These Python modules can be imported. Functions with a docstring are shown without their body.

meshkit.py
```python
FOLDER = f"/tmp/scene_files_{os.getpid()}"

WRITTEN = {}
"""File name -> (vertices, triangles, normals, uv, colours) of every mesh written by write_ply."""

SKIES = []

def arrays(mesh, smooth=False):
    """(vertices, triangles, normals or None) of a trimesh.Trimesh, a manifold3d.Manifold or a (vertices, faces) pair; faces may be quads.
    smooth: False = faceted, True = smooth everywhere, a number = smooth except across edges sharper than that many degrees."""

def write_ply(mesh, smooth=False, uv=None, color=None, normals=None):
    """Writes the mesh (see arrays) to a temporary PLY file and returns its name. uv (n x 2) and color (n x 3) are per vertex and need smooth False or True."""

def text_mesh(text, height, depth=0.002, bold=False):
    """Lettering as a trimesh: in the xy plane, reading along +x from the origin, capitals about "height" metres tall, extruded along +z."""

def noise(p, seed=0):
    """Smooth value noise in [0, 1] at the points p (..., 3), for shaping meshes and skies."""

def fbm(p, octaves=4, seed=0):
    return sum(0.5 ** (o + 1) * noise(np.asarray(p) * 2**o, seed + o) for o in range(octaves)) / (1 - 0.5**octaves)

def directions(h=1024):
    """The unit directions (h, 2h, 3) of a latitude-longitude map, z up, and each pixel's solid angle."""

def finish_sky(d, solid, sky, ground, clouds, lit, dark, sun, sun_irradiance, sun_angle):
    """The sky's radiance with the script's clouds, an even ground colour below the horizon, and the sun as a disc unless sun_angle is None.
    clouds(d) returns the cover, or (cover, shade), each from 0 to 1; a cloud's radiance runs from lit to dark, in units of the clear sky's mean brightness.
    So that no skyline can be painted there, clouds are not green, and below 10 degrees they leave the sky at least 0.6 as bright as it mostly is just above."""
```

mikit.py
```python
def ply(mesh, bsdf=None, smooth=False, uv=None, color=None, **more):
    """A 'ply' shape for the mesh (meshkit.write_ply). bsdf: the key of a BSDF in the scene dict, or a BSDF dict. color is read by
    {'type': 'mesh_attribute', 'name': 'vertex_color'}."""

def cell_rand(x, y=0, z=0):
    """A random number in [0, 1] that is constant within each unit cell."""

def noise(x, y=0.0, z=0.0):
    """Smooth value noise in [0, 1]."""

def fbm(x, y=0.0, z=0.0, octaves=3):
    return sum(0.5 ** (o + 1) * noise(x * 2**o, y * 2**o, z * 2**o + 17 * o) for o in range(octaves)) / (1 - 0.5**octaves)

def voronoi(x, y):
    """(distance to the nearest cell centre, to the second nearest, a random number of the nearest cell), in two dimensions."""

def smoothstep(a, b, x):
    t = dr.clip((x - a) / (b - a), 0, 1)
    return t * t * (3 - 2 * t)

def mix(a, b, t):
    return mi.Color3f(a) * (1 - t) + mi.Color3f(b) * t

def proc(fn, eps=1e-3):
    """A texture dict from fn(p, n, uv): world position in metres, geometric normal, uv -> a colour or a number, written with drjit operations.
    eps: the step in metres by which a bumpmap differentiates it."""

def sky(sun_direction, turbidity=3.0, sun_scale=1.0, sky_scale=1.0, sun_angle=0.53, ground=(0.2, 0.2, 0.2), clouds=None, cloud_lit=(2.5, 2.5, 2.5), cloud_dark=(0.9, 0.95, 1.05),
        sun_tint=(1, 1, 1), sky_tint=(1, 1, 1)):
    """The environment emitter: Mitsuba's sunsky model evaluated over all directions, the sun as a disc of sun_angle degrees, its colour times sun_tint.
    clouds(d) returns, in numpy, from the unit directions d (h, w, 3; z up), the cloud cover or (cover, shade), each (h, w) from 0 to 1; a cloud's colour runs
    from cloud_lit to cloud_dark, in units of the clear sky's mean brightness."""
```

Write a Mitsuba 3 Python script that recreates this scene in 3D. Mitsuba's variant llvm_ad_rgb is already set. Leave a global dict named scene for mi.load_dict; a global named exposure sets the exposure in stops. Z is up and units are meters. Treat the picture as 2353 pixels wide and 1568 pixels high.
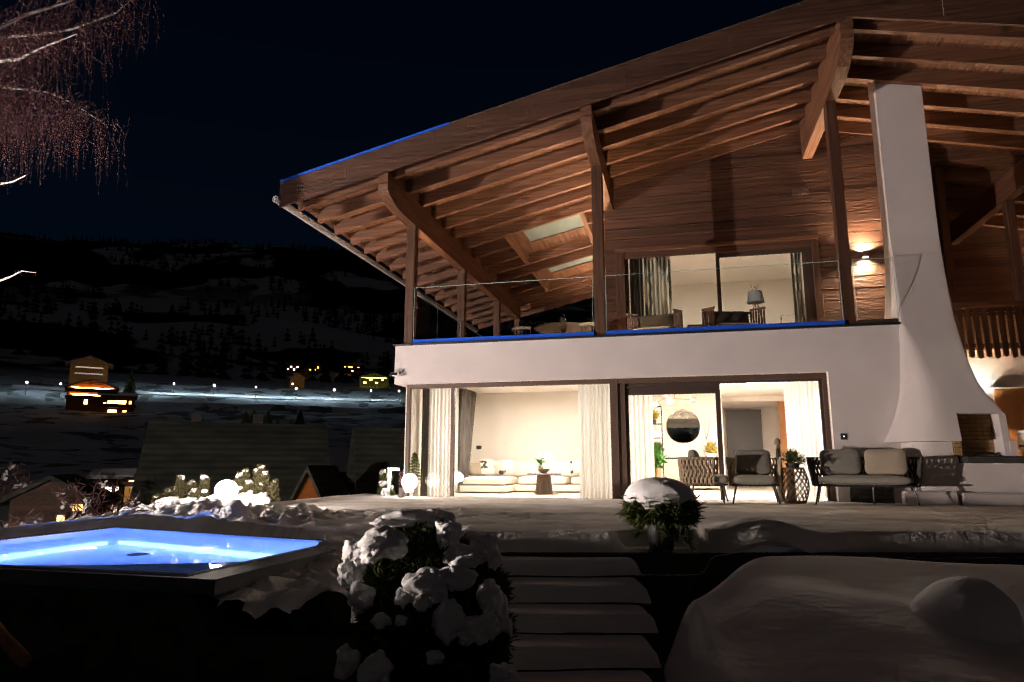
import math, random
import numpy as np, trimesh, manifold3d as m3
import drjit as dr
import mitsuba as mi
import mikit, meshkit
from mikit import noise, fbm, mix, smoothstep, cell_rand

T = mi.ScalarTransform4f
scene, labels = {}, {}
exposure = 1.5
R = np.random.default_rng(7)

# ------------------------------------------------------------------ camera, sky, exposure
CAM = np.array([0.0, -13.5, 0.71])
PITCH, YAW = math.radians(10.2), math.radians(13.7)
FW = np.array([-math.sin(YAW) * math.cos(PITCH), math.cos(YAW) * math.cos(PITCH), math.sin(PITCH)])
scene['camera'] = {'type': 'perspective', 'fov': 2 * math.degrees(math.atan(1176.5 / 1569.0)), 'fov_axis': 'x', 'near_clip': 0.05, 'far_clip': 6000.0,
                   'to_world': T().look_at(origin=CAM.tolist(), target=(CAM + FW).tolist(), up=[0, 0, 1])}
scene['sky'] = {**mikit.sky((0.30, -0.75, 0.5), turbidity=3.0, sun_scale=0.0060, sun_angle=14.0, sun_tint=(1.0, 0.86, 0.78), sky_scale=0.014, sky_tint=(0.30, 0.62, 1.0), ground=(0.1, 0.1, 0.1)), 'sampling_weight': 0.6}
UV = (np.array([math.cos(YAW), math.sin(YAW)]), np.array([-math.sin(YAW), math.cos(YAW)]))      # the garden's steps and kerb lie turned by YAW from the house


def st(s, t, z=None):
    p = CAM[:2] + s * UV[0] + t * UV[1]
    return p if z is None else np.array([p[0], p[1], z])


# ------------------------------------------------------------------ helpers
def turned(v, f, c):
    """A mesh given in the garden's turned frame, standing at c."""
    return trimesh.Trimesh(np.c_[np.asarray(c)[:2] + v[:, :1] * UV[0] + v[:, 1:2] * UV[1], c[2] + v[:, 2]], f, process=False)


def numbered(key):
    if key not in scene and key not in labels and not any(k.startswith(key + '__') for k in (scene if False else ())):
        if key not in USED:
            USED.add(key)
            return key
    i = 1
    while f'{key}_{i:03d}' in USED:
        i += 1
    USED.add(f'{key}_{i:03d}')
    return f'{key}_{i:03d}'


USED = set()


def thing(name, label, cat, group=None):
    key = numbered(name)
    labels[key] = {'label': label, 'category': cat}
    if group:
        labels[key]['group'] = group
    return key


def put(parent, name, mesh, mat, smooth=False, label=None, kind=None, emit=None, weight=0.1, xf=None):
    key = numbered(parent + '__' + name if parent else name)
    d = mikit.ply(mesh, mat, smooth) if not (isinstance(mesh, dict)) else dict(mesh)
    if isinstance(mesh, dict):
        d['bsdf'] = {'type': 'ref', 'id': mat}
    if xf is not None:
        d['to_world'] = xf
    if emit is not None:
        d['emitter'] = {'type': 'area', 'radiance': {'type': 'rgb', 'value': list(map(float, emit))}, 'sampling_weight': weight}
    scene[key] = d
    if label or kind:
        labels[key] = {}
        if label:
            labels[key]['label'] = label
        if kind:
            labels[key]['kind'] = kind
    return key


def solo(name, label, cat, mesh, mat, smooth=False, group=None, **kw):
    key = put(None, name, mesh, mat, smooth, **kw)
    labels[key] = {'label': label, 'category': cat}
    if group:
        labels[key]['group'] = group
    return key


def struct(name, mesh, mat, smooth=False, label=None):
    key = put(None, name, mesh, mat, smooth)
    labels[key] = {'kind': 'structure'}
    if label:
        labels[key]['label'] = label
    return key


BF = np.array([[0, 1, 3], [0, 3, 2], [4, 6, 7], [4, 7, 5], [0, 4, 5], [0, 5, 1], [2, 3, 7], [2, 7, 6], [0, 2, 6], [0, 6, 4], [1, 5, 7], [1, 7, 3]])


def box(x0, x1, y0, y1, z0, z1, b=0.0):
    if b <= 0:
        v = np.array([[x, y, z] for x in (x0, x1) for y in (y0, y1) for z in (z0, z1)], float)
        return trimesh.Trimesh(v, BF.copy(), process=False)
    p = []
    for x, sx in ((x0, 1), (x1, -1)):
        for y, sy in ((y0, 1), (y1, -1)):
            for z, sz in ((z0, 1), (z1, -1)):
                p += [[x + sx * b, y + sy * b, z], [x + sx * b, y, z + sz * b], [x, y + sy * b, z + sz * b]]
    return trimesh.Trimesh(np.array(p), process=False).convex_hull


def cat(ms):
    return trimesh.util.concatenate(list(ms))


def prism(poly, y0, y1, axis='y'):
    """poly: (a, b) points; extruded along an axis. y: (x,z); x: (y,z); z: (x,y)."""
    from shapely.geometry import Polygon
    pg = Polygon(poly)
    m = trimesh.creation.extrude_polygon(pg, abs(y1 - y0), engine='earcut')
    v = np.array(m.vertices)
    lo = min(y0, y1)
    if axis == 'z':
        w = np.c_[v[:, 0], v[:, 1], v[:, 2] + lo]
        return trimesh.Trimesh(w, m.faces, process=False)
    if axis == 'y':
        w = np.c_[v[:, 0], v[:, 2] + lo, v[:, 1]]
        return trimesh.Trimesh(w, np.array(m.faces)[:, ::-1], process=False)
    w = np.c_[v[:, 2] + lo, v[:, 0], v[:, 1]]
    return trimesh.Trimesh(w, m.faces, process=False)


def tube(pts, r, sides=8, cap=True):
    p = np.asarray(pts, float)
    t = np.gradient(p, axis=0)
    t /= np.linalg.norm(t, axis=1, keepdims=True) + 1e-12
    ref = np.where(np.abs(t[:, 2:]) < 0.9, [[0, 0, 1.0]], [[1.0, 0, 0]])
    a = np.cross(t, ref)
    a /= np.linalg.norm(a, axis=1, keepdims=True) + 1e-12
    b = np.cross(t, a)
    rr = np.broadcast_to(r, (len(p),))[:, None, None]
    ang = np.arange(sides) * 2 * np.pi / sides
    v = p[:, None] + rr * (np.cos(ang)[None, :, None] * a[:, None] + np.sin(ang)[None, :, None] * b[:, None])
    i, j = np.meshgrid(np.arange(len(p) - 1), np.arange(sides), indexing='ij')
    q = np.stack([i * sides + j, (i + 1) * sides + j, (i + 1) * sides + (j + 1) % sides, i * sides + (j + 1) % sides], -1).reshape(-1, 4)
    f = np.vstack([q[:, [0, 2, 1]], q[:, [0, 3, 2]]])
    v = v.reshape(-1, 3)
    if cap and sides > 2:
        n = len(v)
        v = np.vstack([v, p[:1], p[-1:]])
        j = np.arange(sides)
        e = (len(p) - 1) * sides
        f = np.vstack([f, np.c_[np.full(sides, n), j, (j + 1) % sides], np.c_[np.full(sides, n + 1), e + (j + 1) % sides, e + j]])
    return trimesh.Trimesh(v, f, process=False)


def lathe(prof, n=24, c=(0, 0, 0)):
    prof = np.array(prof, float)
    a = np.arange(n) * 2 * np.pi / n
    v = np.stack([prof[:, None, 0] * np.cos(a), prof[:, None, 0] * np.sin(a), np.broadcast_to(prof[:, None, 1], (len(prof), n))], -1).reshape(-1, 3)
    i, j = np.meshgrid(np.arange(len(prof) - 1), np.arange(n), indexing='ij')
    q = np.stack([i * n + j, i * n + (j + 1) % n, (i + 1) * n + (j + 1) % n, (i + 1) * n + j], -1).reshape(-1, 4)
    return trimesh.Trimesh(v + np.array(c), np.vstack([q[:, [0, 1, 2]], q[:, [0, 2, 3]]]), process=False)


def ell(c, r, e=1.0, sub=None, nu=24, nv=14, wob=0.0, seed=0, freq=2.0):
    """Superellipsoid, optionally lumpy."""
    u = np.linspace(0, 2 * np.pi, nu, endpoint=False)
    w = np.linspace(-np.pi / 2, np.pi / 2, nv)
    P = lambda x, k: np.sign(x) * np.abs(x) ** k
    x = P(np.cos(w)[:, None], e) * P(np.cos(u)[None], e)
    y = P(np.cos(w)[:, None], e) * P(np.sin(u)[None], e)
    z = np.broadcast_to(P(np.sin(w)[:, None], e), x.shape)
    v = np.stack([x, y, z], -1).reshape(-1, 3)
    if wob:
        v = v * (1 + wob * (meshkit.fbm(v * freq + 31.7 * seed + 50, 3, seed)[:, None] * 2 - 1))
    i, j = np.meshgrid(np.arange(nv - 1), np.arange(nu), indexing='ij')
    q = np.stack([i * nu + j, i * nu + (j + 1) % nu, (i + 1) * nu + (j + 1) % nu, (i + 1) * nu + j], -1).reshape(-1, 4)
    return trimesh.Trimesh(v * np.array(r) + np.array(c), np.vstack([q[:, [0, 1, 2]], q[:, [0, 2, 3]]]), process=False)


def cushion(w, d, h, e=0.45):
    """A soft pad, w x d x h, centred, thick in the middle and thin at the seam."""
    m = ell((0, 0, 0), (1, 1, 1), e, nu=36, nv=14)
    v = np.array(m.vertices)
    rr = np.maximum(np.abs(v[:, 0]), np.abs(v[:, 1]))
    pinch = 1 - 0.12 * (v[:, 0] ** 2) * (1 - v[:, 1] ** 2) - 0.12 * (v[:, 1] ** 2) * (1 - v[:, 0] ** 2)
    v[:, 0] *= pinch * w / 2
    v[:, 1] *= pinch * d / 2
    v[:, 2] *= h / 2 * (1 - 0.35 * rr ** 3)
    return trimesh.Trimesh(v, m.faces, process=False)


def rot(m, axis, deg, c=(0, 0, 0)):
    m = m.copy()
    m.apply_transform(trimesh.transformations.rotation_matrix(math.radians(deg), axis, c))
    return m


def mv(m, x=0, y=0, z=0):
    m = m.copy()
    m.vertices = np.array(m.vertices) + [x, y, z]
    return m


def leaves(centres, dirs, size, n_per, spread, rng, width=0.25):
    """Thin pointed leaf faces (two triangles each) round the given points."""
    c = np.repeat(centres, n_per, 0) + rng.normal(0, spread, (len(centres) * n_per, 3))
    d = np.repeat(dirs, n_per, 0) + rng.normal(0, 0.45, c.shape)
    d /= np.linalg.norm(d, axis=1, keepdims=True) + 1e-9
    s = np.cross(d, rng.normal(0, 1, c.shape))
    s /= np.linalg.norm(s, axis=1, keepdims=True) + 1e-9
    L = size * rng.uniform(0.6, 1.3, (len(c), 1))
    a, b, e, f = c, c + d * L * 0.5 + s * L * width, c + d * L, c + d * L * 0.5 - s * L * width
    v = np.stack([a, b, e, f], 1).reshape(-1, 3)
    k = np.arange(len(c))[:, None] * 4
    return trimesh.Trimesh(v, np.vstack([k + [0, 1, 2], k + [0, 2, 3]]), process=False)


def grid(xs, ys, fn, keep=None):
    X, Y = np.meshgrid(xs, ys, indexing='ij')
    P = fn(X, Y)
    nx, ny = X.shape
    i, j = np.meshgrid(np.arange(nx - 1), np.arange(ny - 1), indexing='ij')
    q = np.stack([i * ny + j, (i + 1) * ny + j, (i + 1) * ny + j + 1, i * ny + j + 1], -1).reshape(-1, 4)
    v = P.reshape(-1, 3)
    if keep is not None:
        q = q[keep(v[q].mean(1))]
    m = trimesh.Trimesh(v, np.vstack([q[:, [0, 1, 2]], q[:, [0, 2, 3]]]), process=False)
    m.remove_unreferenced_vertices()
    return m


# ------------------------------------------------------------------ materials
def rgb(*c):
    return {'type': 'rgb', 'value': list(c)}


def mat(name, col, rough=0.6, spec=0.3, bump=None, bscale=0.01, eps=2e-3, two=True, **kw):
    b = {'type': 'principled', 'base_color': col if isinstance(col, dict) else rgb(*col), 'roughness': rough, 'specular': spec, **kw}
    if bump is not None:
        b = {'type': 'bumpmap', 'arbitrary': mikit.proc(bump, eps), 'scale': bscale, 'bsdf': b}
    scene[name] = {'type': 'twosided', 'bsdf': b} if two else b
    return name


def diff(name, col):
    scene[name] = {'type': 'twosided', 'bsdf': {'type': 'diffuse', 'reflectance': col if isinstance(col, dict) else rgb(*col)}}
    return name


def wood(axis, c0, c1, c2):
    """Old larch: grain along an axis (0 x, 1 y, 2 z), broad stains, darker streaks and knots."""
    def fn(p, n, uv):
        q = [p.x, p.y, p.z]
        a = q.pop(axis)
        g = fbm(a * 1.2 + 7.3, q[0] * 26.0, q[1] * 26.0, 3)
        b = fbm(a * 0.5 + 3.1, q[0] * 3.5, q[1] * 3.5, 2)
        k = noise(a * 2.6 + 9.0, q[0] * 7.0, q[1] * 7.0)
        c = mix(c0, c1, smoothstep(0.3, 0.72, g))
        c = mix(c, c2, smoothstep(0.45, 0.75, b) * 0.6) * (0.75 + 0.5 * cell_rand(dr.floor(p.z * 3.82 + 0.3), 3, 1) if axis == 0 else 1.0)
        return c * (1 - 0.55 * smoothstep(0.86, 0.95, k))
    return fn


def hewn(axis):
    def fn(p, n, uv):
        q = [p.x, p.y, p.z]
        a = q.pop(axis)
        return fbm(a * 7.0, q[0] * 22.0, q[1] * 22.0, 3)
    return fn


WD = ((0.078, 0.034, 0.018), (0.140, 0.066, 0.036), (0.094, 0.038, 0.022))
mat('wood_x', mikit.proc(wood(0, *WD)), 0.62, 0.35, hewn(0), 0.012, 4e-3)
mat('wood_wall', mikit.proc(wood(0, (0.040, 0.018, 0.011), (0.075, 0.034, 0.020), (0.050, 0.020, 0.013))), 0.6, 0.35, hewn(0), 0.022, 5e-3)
mat('wood_y', mikit.proc(wood(1, *WD)), 0.62, 0.35, hewn(1), 0.012, 4e-3)
mat('wood_z', mikit.proc(wood(2, (0.048, 0.021, 0.012), (0.085, 0.038, 0.021), (0.058, 0.024, 0.014))), 0.6, 0.35, hewn(2), 0.006, 4e-3)


def snow_bump(p, n, uv):
    return fbm(p.x * 22.0, p.y * 22.0, p.z * 22.0, 3)


def crisp_snow(p, n, uv):
    return fbm(p.x * 4.0, p.y * 4.0, p.z * 6.0, 2) * 0.6 + fbm(p.x * 30.0, p.y * 30.0, p.z * 30.0, 2) * 0.4


mat('snow', (0.80, 0.79, 0.79), 0.85, 0.1, snow_bump, 0.010, 5e-3)
mat('snow_trodden', mikit.proc(lambda p, n, uv: mix((0.72, 0.68, 0.64), (0.90, 0.87, 0.84), smoothstep(0.3, 0.65, fbm(p.x * 1.6, p.y * 3.0, 0.0, 3)))), 0.85, 0.1, crisp_snow, 0.10, 8e-3)
mat('stucco', mikit.proc(lambda p, n, uv: mix((0.50, 0.455, 0.445), (0.575, 0.53, 0.515), fbm(p.x * 1.3, p.y * 1.3, p.z * 0.8, 3))), 0.9, 0.15,
    lambda p, n, uv: fbm(p.x * 5.0, p.y * 5.0, p.z * 4.0, 3) * 0.5 + 0.5 * fbm(p.x * 28.0, p.y * 28.0, p.z * 28.0, 2), 0.009, 4e-3)
diff('plaster', (0.70, 0.655, 0.59))
diff('plaster_white', (0.80, 0.77, 0.73))
mat('floor', (0.55, 0.47, 0.40), 0.35, 0.4)
mat('dark_frame', (0.045, 0.030, 0.024), 0.45, 0.4)
mat('brown_frame', (0.075, 0.045, 0.032), 0.5, 0.4)
mat('black_metal', (0.02, 0.02, 0.021), 0.4, 0.5)
mat('coping', (0.10, 0.095, 0.10), 0.3, 0.6, metallic=0.9)
mat('brass', (0.55, 0.33, 0.16), 0.25, 0.5, metallic=1.0)
mat('steel', (0.6, 0.6, 0.6), 0.25, 0.5, metallic=1.0)
scene['mirror_glass'] = {'type': 'twosided', 'bsdf': {'type': 'conductor', 'material': 'Ag', 'specular_reflectance': rgb(0.75, 0.82, 0.82)}}
scene['pane'] = {'type': 'thindielectric', 'int_ior': 1.5, 'specular_transmittance': rgb(0.96, 0.98, 0.97), 'specular_reflectance': rgb(0.3, 0.3, 0.3)}
scene['water'] = {'type': 'dielectric', 'int_ior': 1.33, 'ext_ior': 1.0, 'specular_reflectance': rgb(0.6, 0.6, 0.6)}
mat('glass_edge', (0.32, 0.48, 0.44), 0.2, 0.6)
diff('pool_liner', (0.74, 0.80, 0.92))
mat('stone_rim', mikit.proc(lambda p, n, uv: mix((0.06, 0.058, 0.062), (0.12, 0.115, 0.115), fbm(p.x * 9.0, p.y * 9.0, p.z * 9.0, 3))), 0.6, 0.3, lambda p, n, uv: fbm(p.x * 30.0, p.y * 30.0, p.z * 30.0, 2), 0.004)
mat('dark_stone', mikit.proc(lambda p, n, uv: mix((0.025, 0.024, 0.024), (0.06, 0.055, 0.05), fbm(p.x * 7.0, p.y * 7.0, p.z * 7.0, 3))), 0.8, 0.2)
mat('fabric_grey', mikit.proc(lambda p, n, uv: mix((0.17, 0.16, 0.14), (0.23, 0.215, 0.19), fbm(p.x * 60.0, p.y * 60.0, p.z * 60.0, 2))), 0.95, 0.1, sheen=0.4)
mat('fabric_taupe', (0.30, 0.25, 0.19), 0.95, 0.1, sheen=0.4)
mat('rope', (0.30, 0.235, 0.165), 0.85, 0.2)
mat('rope_dark', (0.055, 0.05, 0.045), 0.85, 0.2)
mat('rattan', (0.12, 0.075, 0.045), 0.6, 0.3)
diff('sofa_cloth', (0.72, 0.66, 0.58))
diff('curtain_grey', mikit.proc(lambda p, n, uv: mix((0.10, 0.085, 0.075), (0.17, 0.15, 0.13), noise(p.x * 30.0, p.y * 30.0, 0.0))))
scene['sheer'] = {'type': 'principledthin', 'base_color': rgb(0.74, 0.73, 0.70), 'roughness': 0.9, 'specular_tint' if False else 'spec_trans': 0.0, 'diff_trans': 1.1}
diff('curtain_pattern', mikit.proc(lambda p, n, uv: mix((0.16, 0.15, 0.12), (0.62, 0.56, 0.46), smoothstep(0.42, 0.58, noise(p.x * 22.0 + 2.0 * noise(p.z * 5.0, 3.0), 1.0, p.z * 1.2)))))
diff('cushion_pattern', mikit.proc(lambda p, n, uv: mix((0.70, 0.62, 0.52), (0.07, 0.06, 0.05), smoothstep(0.60, 0.68, fbm(p.x * 7.0 + 4.0, p.y * 7.0, p.z * 8.0, 2)))))
mat('wood_orange', mikit.proc(lambda p, n, uv: mix((0.36, 0.16, 0.06), (0.46, 0.22, 0.09), fbm(p.x * 30.0, p.y * 30.0, p.z * 1.2, 2))), 0.45, 0.4)
mat('wood_table', mikit.proc(lambda p, n, uv: mix((0.07, 0.045, 0.03), (0.13, 0.085, 0.058), fbm(p.x * 22.0, p.y * 22.0, p.z * 2.0, 2))), 0.5, 0.4)
mat('grey_door', (0.13, 0.125, 0.13), 0.35, 0.4)
mat('brick_clay', mikit.proc(lambda p, n, uv: mix((0.22, 0.13, 0.06), (0.34, 0.21, 0.10), cell_rand(dr.floor(p.x * 4.0), dr.floor(p.z * 13.0), 3) * 0.6 + 0.4 * fbm(p.x * 20.0, p.y * 20.0, p.z * 20.0, 2))), 0.9, 0.1)
diff('mortar', (0.10, 0.075, 0.05))
diff('needle', mikit.proc(lambda p, n, uv: mix((0.035, 0.05, 0.016), (0.12, 0.14, 0.055), noise(p.x * 40.0, p.y * 40.0, p.z * 40.0))))
diff('needle_olive', (0.06, 0.056, 0.028))
diff('leaf', (0.06, 0.17, 0.035))
diff('leaf_yellow', (0.45, 0.36, 0.09))
diff('bark', (0.16, 0.12, 0.10))
diff('birch_bark', (0.50, 0.46, 0.43))
diff('twig_red', (0.16, 0.085, 0.085))
diff('petal', (0.85, 0.83, 0.80))
diff('forest', (0.008, 0.010, 0.009))
diff('orange_wall', (0.25, 0.085, 0.022))
diff('cream_wall', (0.40, 0.33, 0.24))
diff('yellow_wall', (0.40, 0.34, 0.06))
diff('skylight_blind', (0.15, 0.185, 0.18))
diff('lamp_white', (0.9, 0.9, 0.9))
mat('lamp_shade_grey', (0.035, 0.035, 0.034), 0.8, 0.1)
mat('pot_dark', (0.022, 0.022, 0.024), 0.35, 0.5)
mat('carved_wood', (0.22, 0.17, 0.13), 0.7, 0.2)
mat('old_roof', mikit.proc(lambda p, n, uv: mix((0.038, 0.041, 0.034), (0.07, 0.073, 0.06), smoothstep(0.25, 0.75, fbm(p.x * 0.8, p.y * 0.8, p.z * 2.0, 3))) * (0.72 + 0.28 * smoothstep(0.1, 0.35, dr.abs(p.z * 3.0 - dr.floor(p.z * 3.0) - 0.5)))), 0.9, 0.1)
mat('gutter_paint', (0.30, 0.28, 0.27), 0.5, 0.4)
mat('log', mikit.proc(lambda p, n, uv: mix((0.20, 0.09, 0.04), (0.36, 0.18, 0.08), fbm(p.x * 12.0, p.y * 12.0, p.z * 12.0, 2))), 0.8, 0.2)

# ------------------------------------------------------------------ the ground round the house
POOL = [(-7.12, -5.88), (-3.60, -6.67), (-3.63, -8.87), (-7.22, -8.80)]
GLOBE = np.array([-6.2, -4.95, 0.335])


def ss(a, b, x):
    t = np.clip((x - a) / (b - a), 0, 1)
    return t * t * (3 - 2 * t)


def to_st(X, Y):
    return X * UV[0][0] + (Y - CAM[1]) * UV[0][1], X * UV[1][0] + (Y - CAM[1]) * UV[1][1]


def garden(s, t):
    X = s * UV[0][0] + t * UV[1][0]
    Y = CAM[1] + s * UV[0][1] + t * UV[1][1]
    n1 = meshkit.fbm(np.stack([X * 0.9, Y * 0.9, 0 * X], -1) + 40, 3, 1) - 0.5
    n2 = meshkit.fbm(np.stack([X * 4.0, Y * 4.0, 0 * X], -1) + 90, 3, 2) - 0.5
    n3 = meshkit.fbm(np.stack([X * 9.0, Y * 9.0, 0 * X], -1) + 20, 3, 5) - 0.5
    z = 0.045 + 0.035 * n1 + 0.012 * n2
    # trodden snow with lumps behind the pool and a scraped track along the house
    lump = ss(-2.0, -2.8, s) * ss(7.6 + 0.36 * (-1.9 - s), 8.1 + 0.36 * (-1.9 - s), t) * ss(10.2, 9.5, t)
    z = z + lump * (0.26 * np.clip(n3, -0.12, 1) + 0.16 * n2 + 0.035)
    z = z + 0.17 * np.exp(-((s + 3.48) / 0.30) ** 2 - ((t - 8.46) / 0.13) ** 2)  # lump added to block the reflection of the globe lamp in the pool
    track = np.exp(-((t - 10.4 - 0.12 * s) / 0.25) ** 2) * ss(-5.5, -4.5, s) * ss(0.5, -1.0, s)
    z = z + track * (0.14 * n3 - 0.02)
    feet = np.exp(-((t - 9.3 + 0.1 * np.sin(s * 2)) / 0.5) ** 2) * ss(-3.6, -2.6, s) * ss(1.5, 0.0, s)
    z = z + feet * 0.09 * n3 + 0.022 * n3 * ss(-4, -3, s)
    # mound that carries the globe lamp
    d = np.hypot(X - GLOBE[0] + 0.1, (Y - GLOBE[1]) * 1.2)
    z = z + 0.13 * np.exp(-(d / 0.75) ** 2)
    # hump at the terrace edge, right
    z = z + 0.12 * np.exp(-((s - 2.55) / 0.40) ** 2) * ss(8.0, 7.3, t) * ss(1.5, 1.9, s) * ss(3.3, 2.7, s)
    # front kerb: the snow rolls over and drops to the stair
    edge = 7.0 + 0.03 * np.sin(s * 2.1) + 0.05 * n2
    right = ss(-0.75, -0.45, s)
    z = z - right * 0.22 * ss(edge + 0.05, edge - 0.10, t)
    z = z + 0.10 * np.exp(-((s + 0.85) / 0.28) ** 2) * ss(5.6, 6.0, t) * ss(7.3, 6.9, t)  # ridge added behind the shrub to shade the kerb from the lamp
    # cleared notch round the planter
    z = z - 0.16 * ss(0.47, 0.34, np.abs(s - 1.47)) * ss(7.38, 7.2, t)
    # rubble falling away between the pool and the shrub, and the bank in front
    left = 1 - right
    inner = ss(-1.5, -0.9, s)
    z = z - left * (0.07 * ss(8.0, 7.0, t) + 0.17 * ss(7.2, 6.2, t) + 1.3 * ss(5.35 - 0.3 * inner, 4.5, t)) + left * ss(7.9, 7.0, t) * (0.05 + 0.10 * ss(6.9, 6.2, t)) * (1.1 * n3 + 0.9 * n2) * 1.0 - left * 0.05 * ss(8.0, 7.4, t)
    # the plateau ends at the left and behind the house
    out = np.maximum(ss(-7.75, -9.4, X), ss(1.3, 3.0, Y) * ss(-5.6, -6.2, X))
    z = z - out * (2.6 + 0.4 * n1)
    z = z - 0.10 * ss(-7.0, -7.9, X)
    # under the floor
    z = np.where((Y > 0.22) & (X > -5.6), -0.12, z)
    return np.stack([X, Y, z], -1)


def inside(poly, x, y, grow=0.0):
    c = np.mean(poly, 0)
    ok = np.ones(len(x), bool)
    for a, b in zip(poly, poly[1:] + poly[:1]):
        e = np.array(b) - a
        nrm = np.array([e[1], -e[0]]) / np.hypot(*e)
        if (c - a) @ nrm > 0:
            nrm = -nrm
        ok &= ((x - a[0]) * nrm[0] + (y - a[1]) * nrm[1]) < grow
    return ok


g = grid(np.arange(-9.5, 9.5, 0.05), np.concatenate([np.arange(4.2, 11.0, 0.04), np.arange(11.0, 17.5, 0.1)]), garden,
         keep=lambda c: ~inside(POOL, c[:, 0], c[:, 1], 0.03) & ~((c[:, 0] * UV[0][0] + (c[:, 1] - CAM[1]) * UV[0][1] > -0.5) & (c[:, 0] * UV[1][0] + (c[:, 1] - CAM[1]) * UV[1][1] < 6.82)) & ~((c[:, 0] * UV[1][0] + (c[:, 1] - CAM[1]) * UV[1][1] < 5.22 + 0.04 * np.sin(9 * c[:, 0]))) & ~((c[:, 0] < -3.32) & (c[:, 1] < -8.88)))
struct('snowy_terrace', g, 'snow_trodden', True)


def slope(s, t):
    X = s * UV[0][0] + t * UV[1][0]
    Y = CAM[1] + s * UV[0][1] + t * UV[1][1]
    n1 = meshkit.fbm(np.stack([s * 0.7, t * 0.8, 0 * X], -1) + 10, 2, 11) - 0.5
    n2 = meshkit.fbm(np.stack([s * 1.6, t * 1.9, 0 * X], -1) + 60, 2, 12) - 0.5
    lead = ss(1.25, 2.3, s)
    top = -0.36 + 0.29 * lead - 0.07 * ss(2.6, 4.2, s) - 0.10 * ss(4.2, 7.0, s)
    crest = 5.7 + 0.72 * lead + 0.06 * np.sin(s * 2.3)
    z = top - 0.21 * np.clip(crest - t, 0, 9) ** 0.95 + 0.24 * n1 * ss(6.4, 5.2, t) + 0.05 * n2 * ss(6.4, 5.6, t)
    z = z - 0.6 * ss(crest - 0.15, crest + 0.5, t) ** 1.3
    z = z - 0.55 * ss(1.42, 1.06, s + 0.05 * np.sin(t * 3)) ** 1.2
    return np.stack([X, Y, z], -1)


struct('snow_slope', grid(np.arange(1.0, 9.0, 0.045), np.arange(1.6, 6.75, 0.045), slope), 'snow', True)
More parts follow.
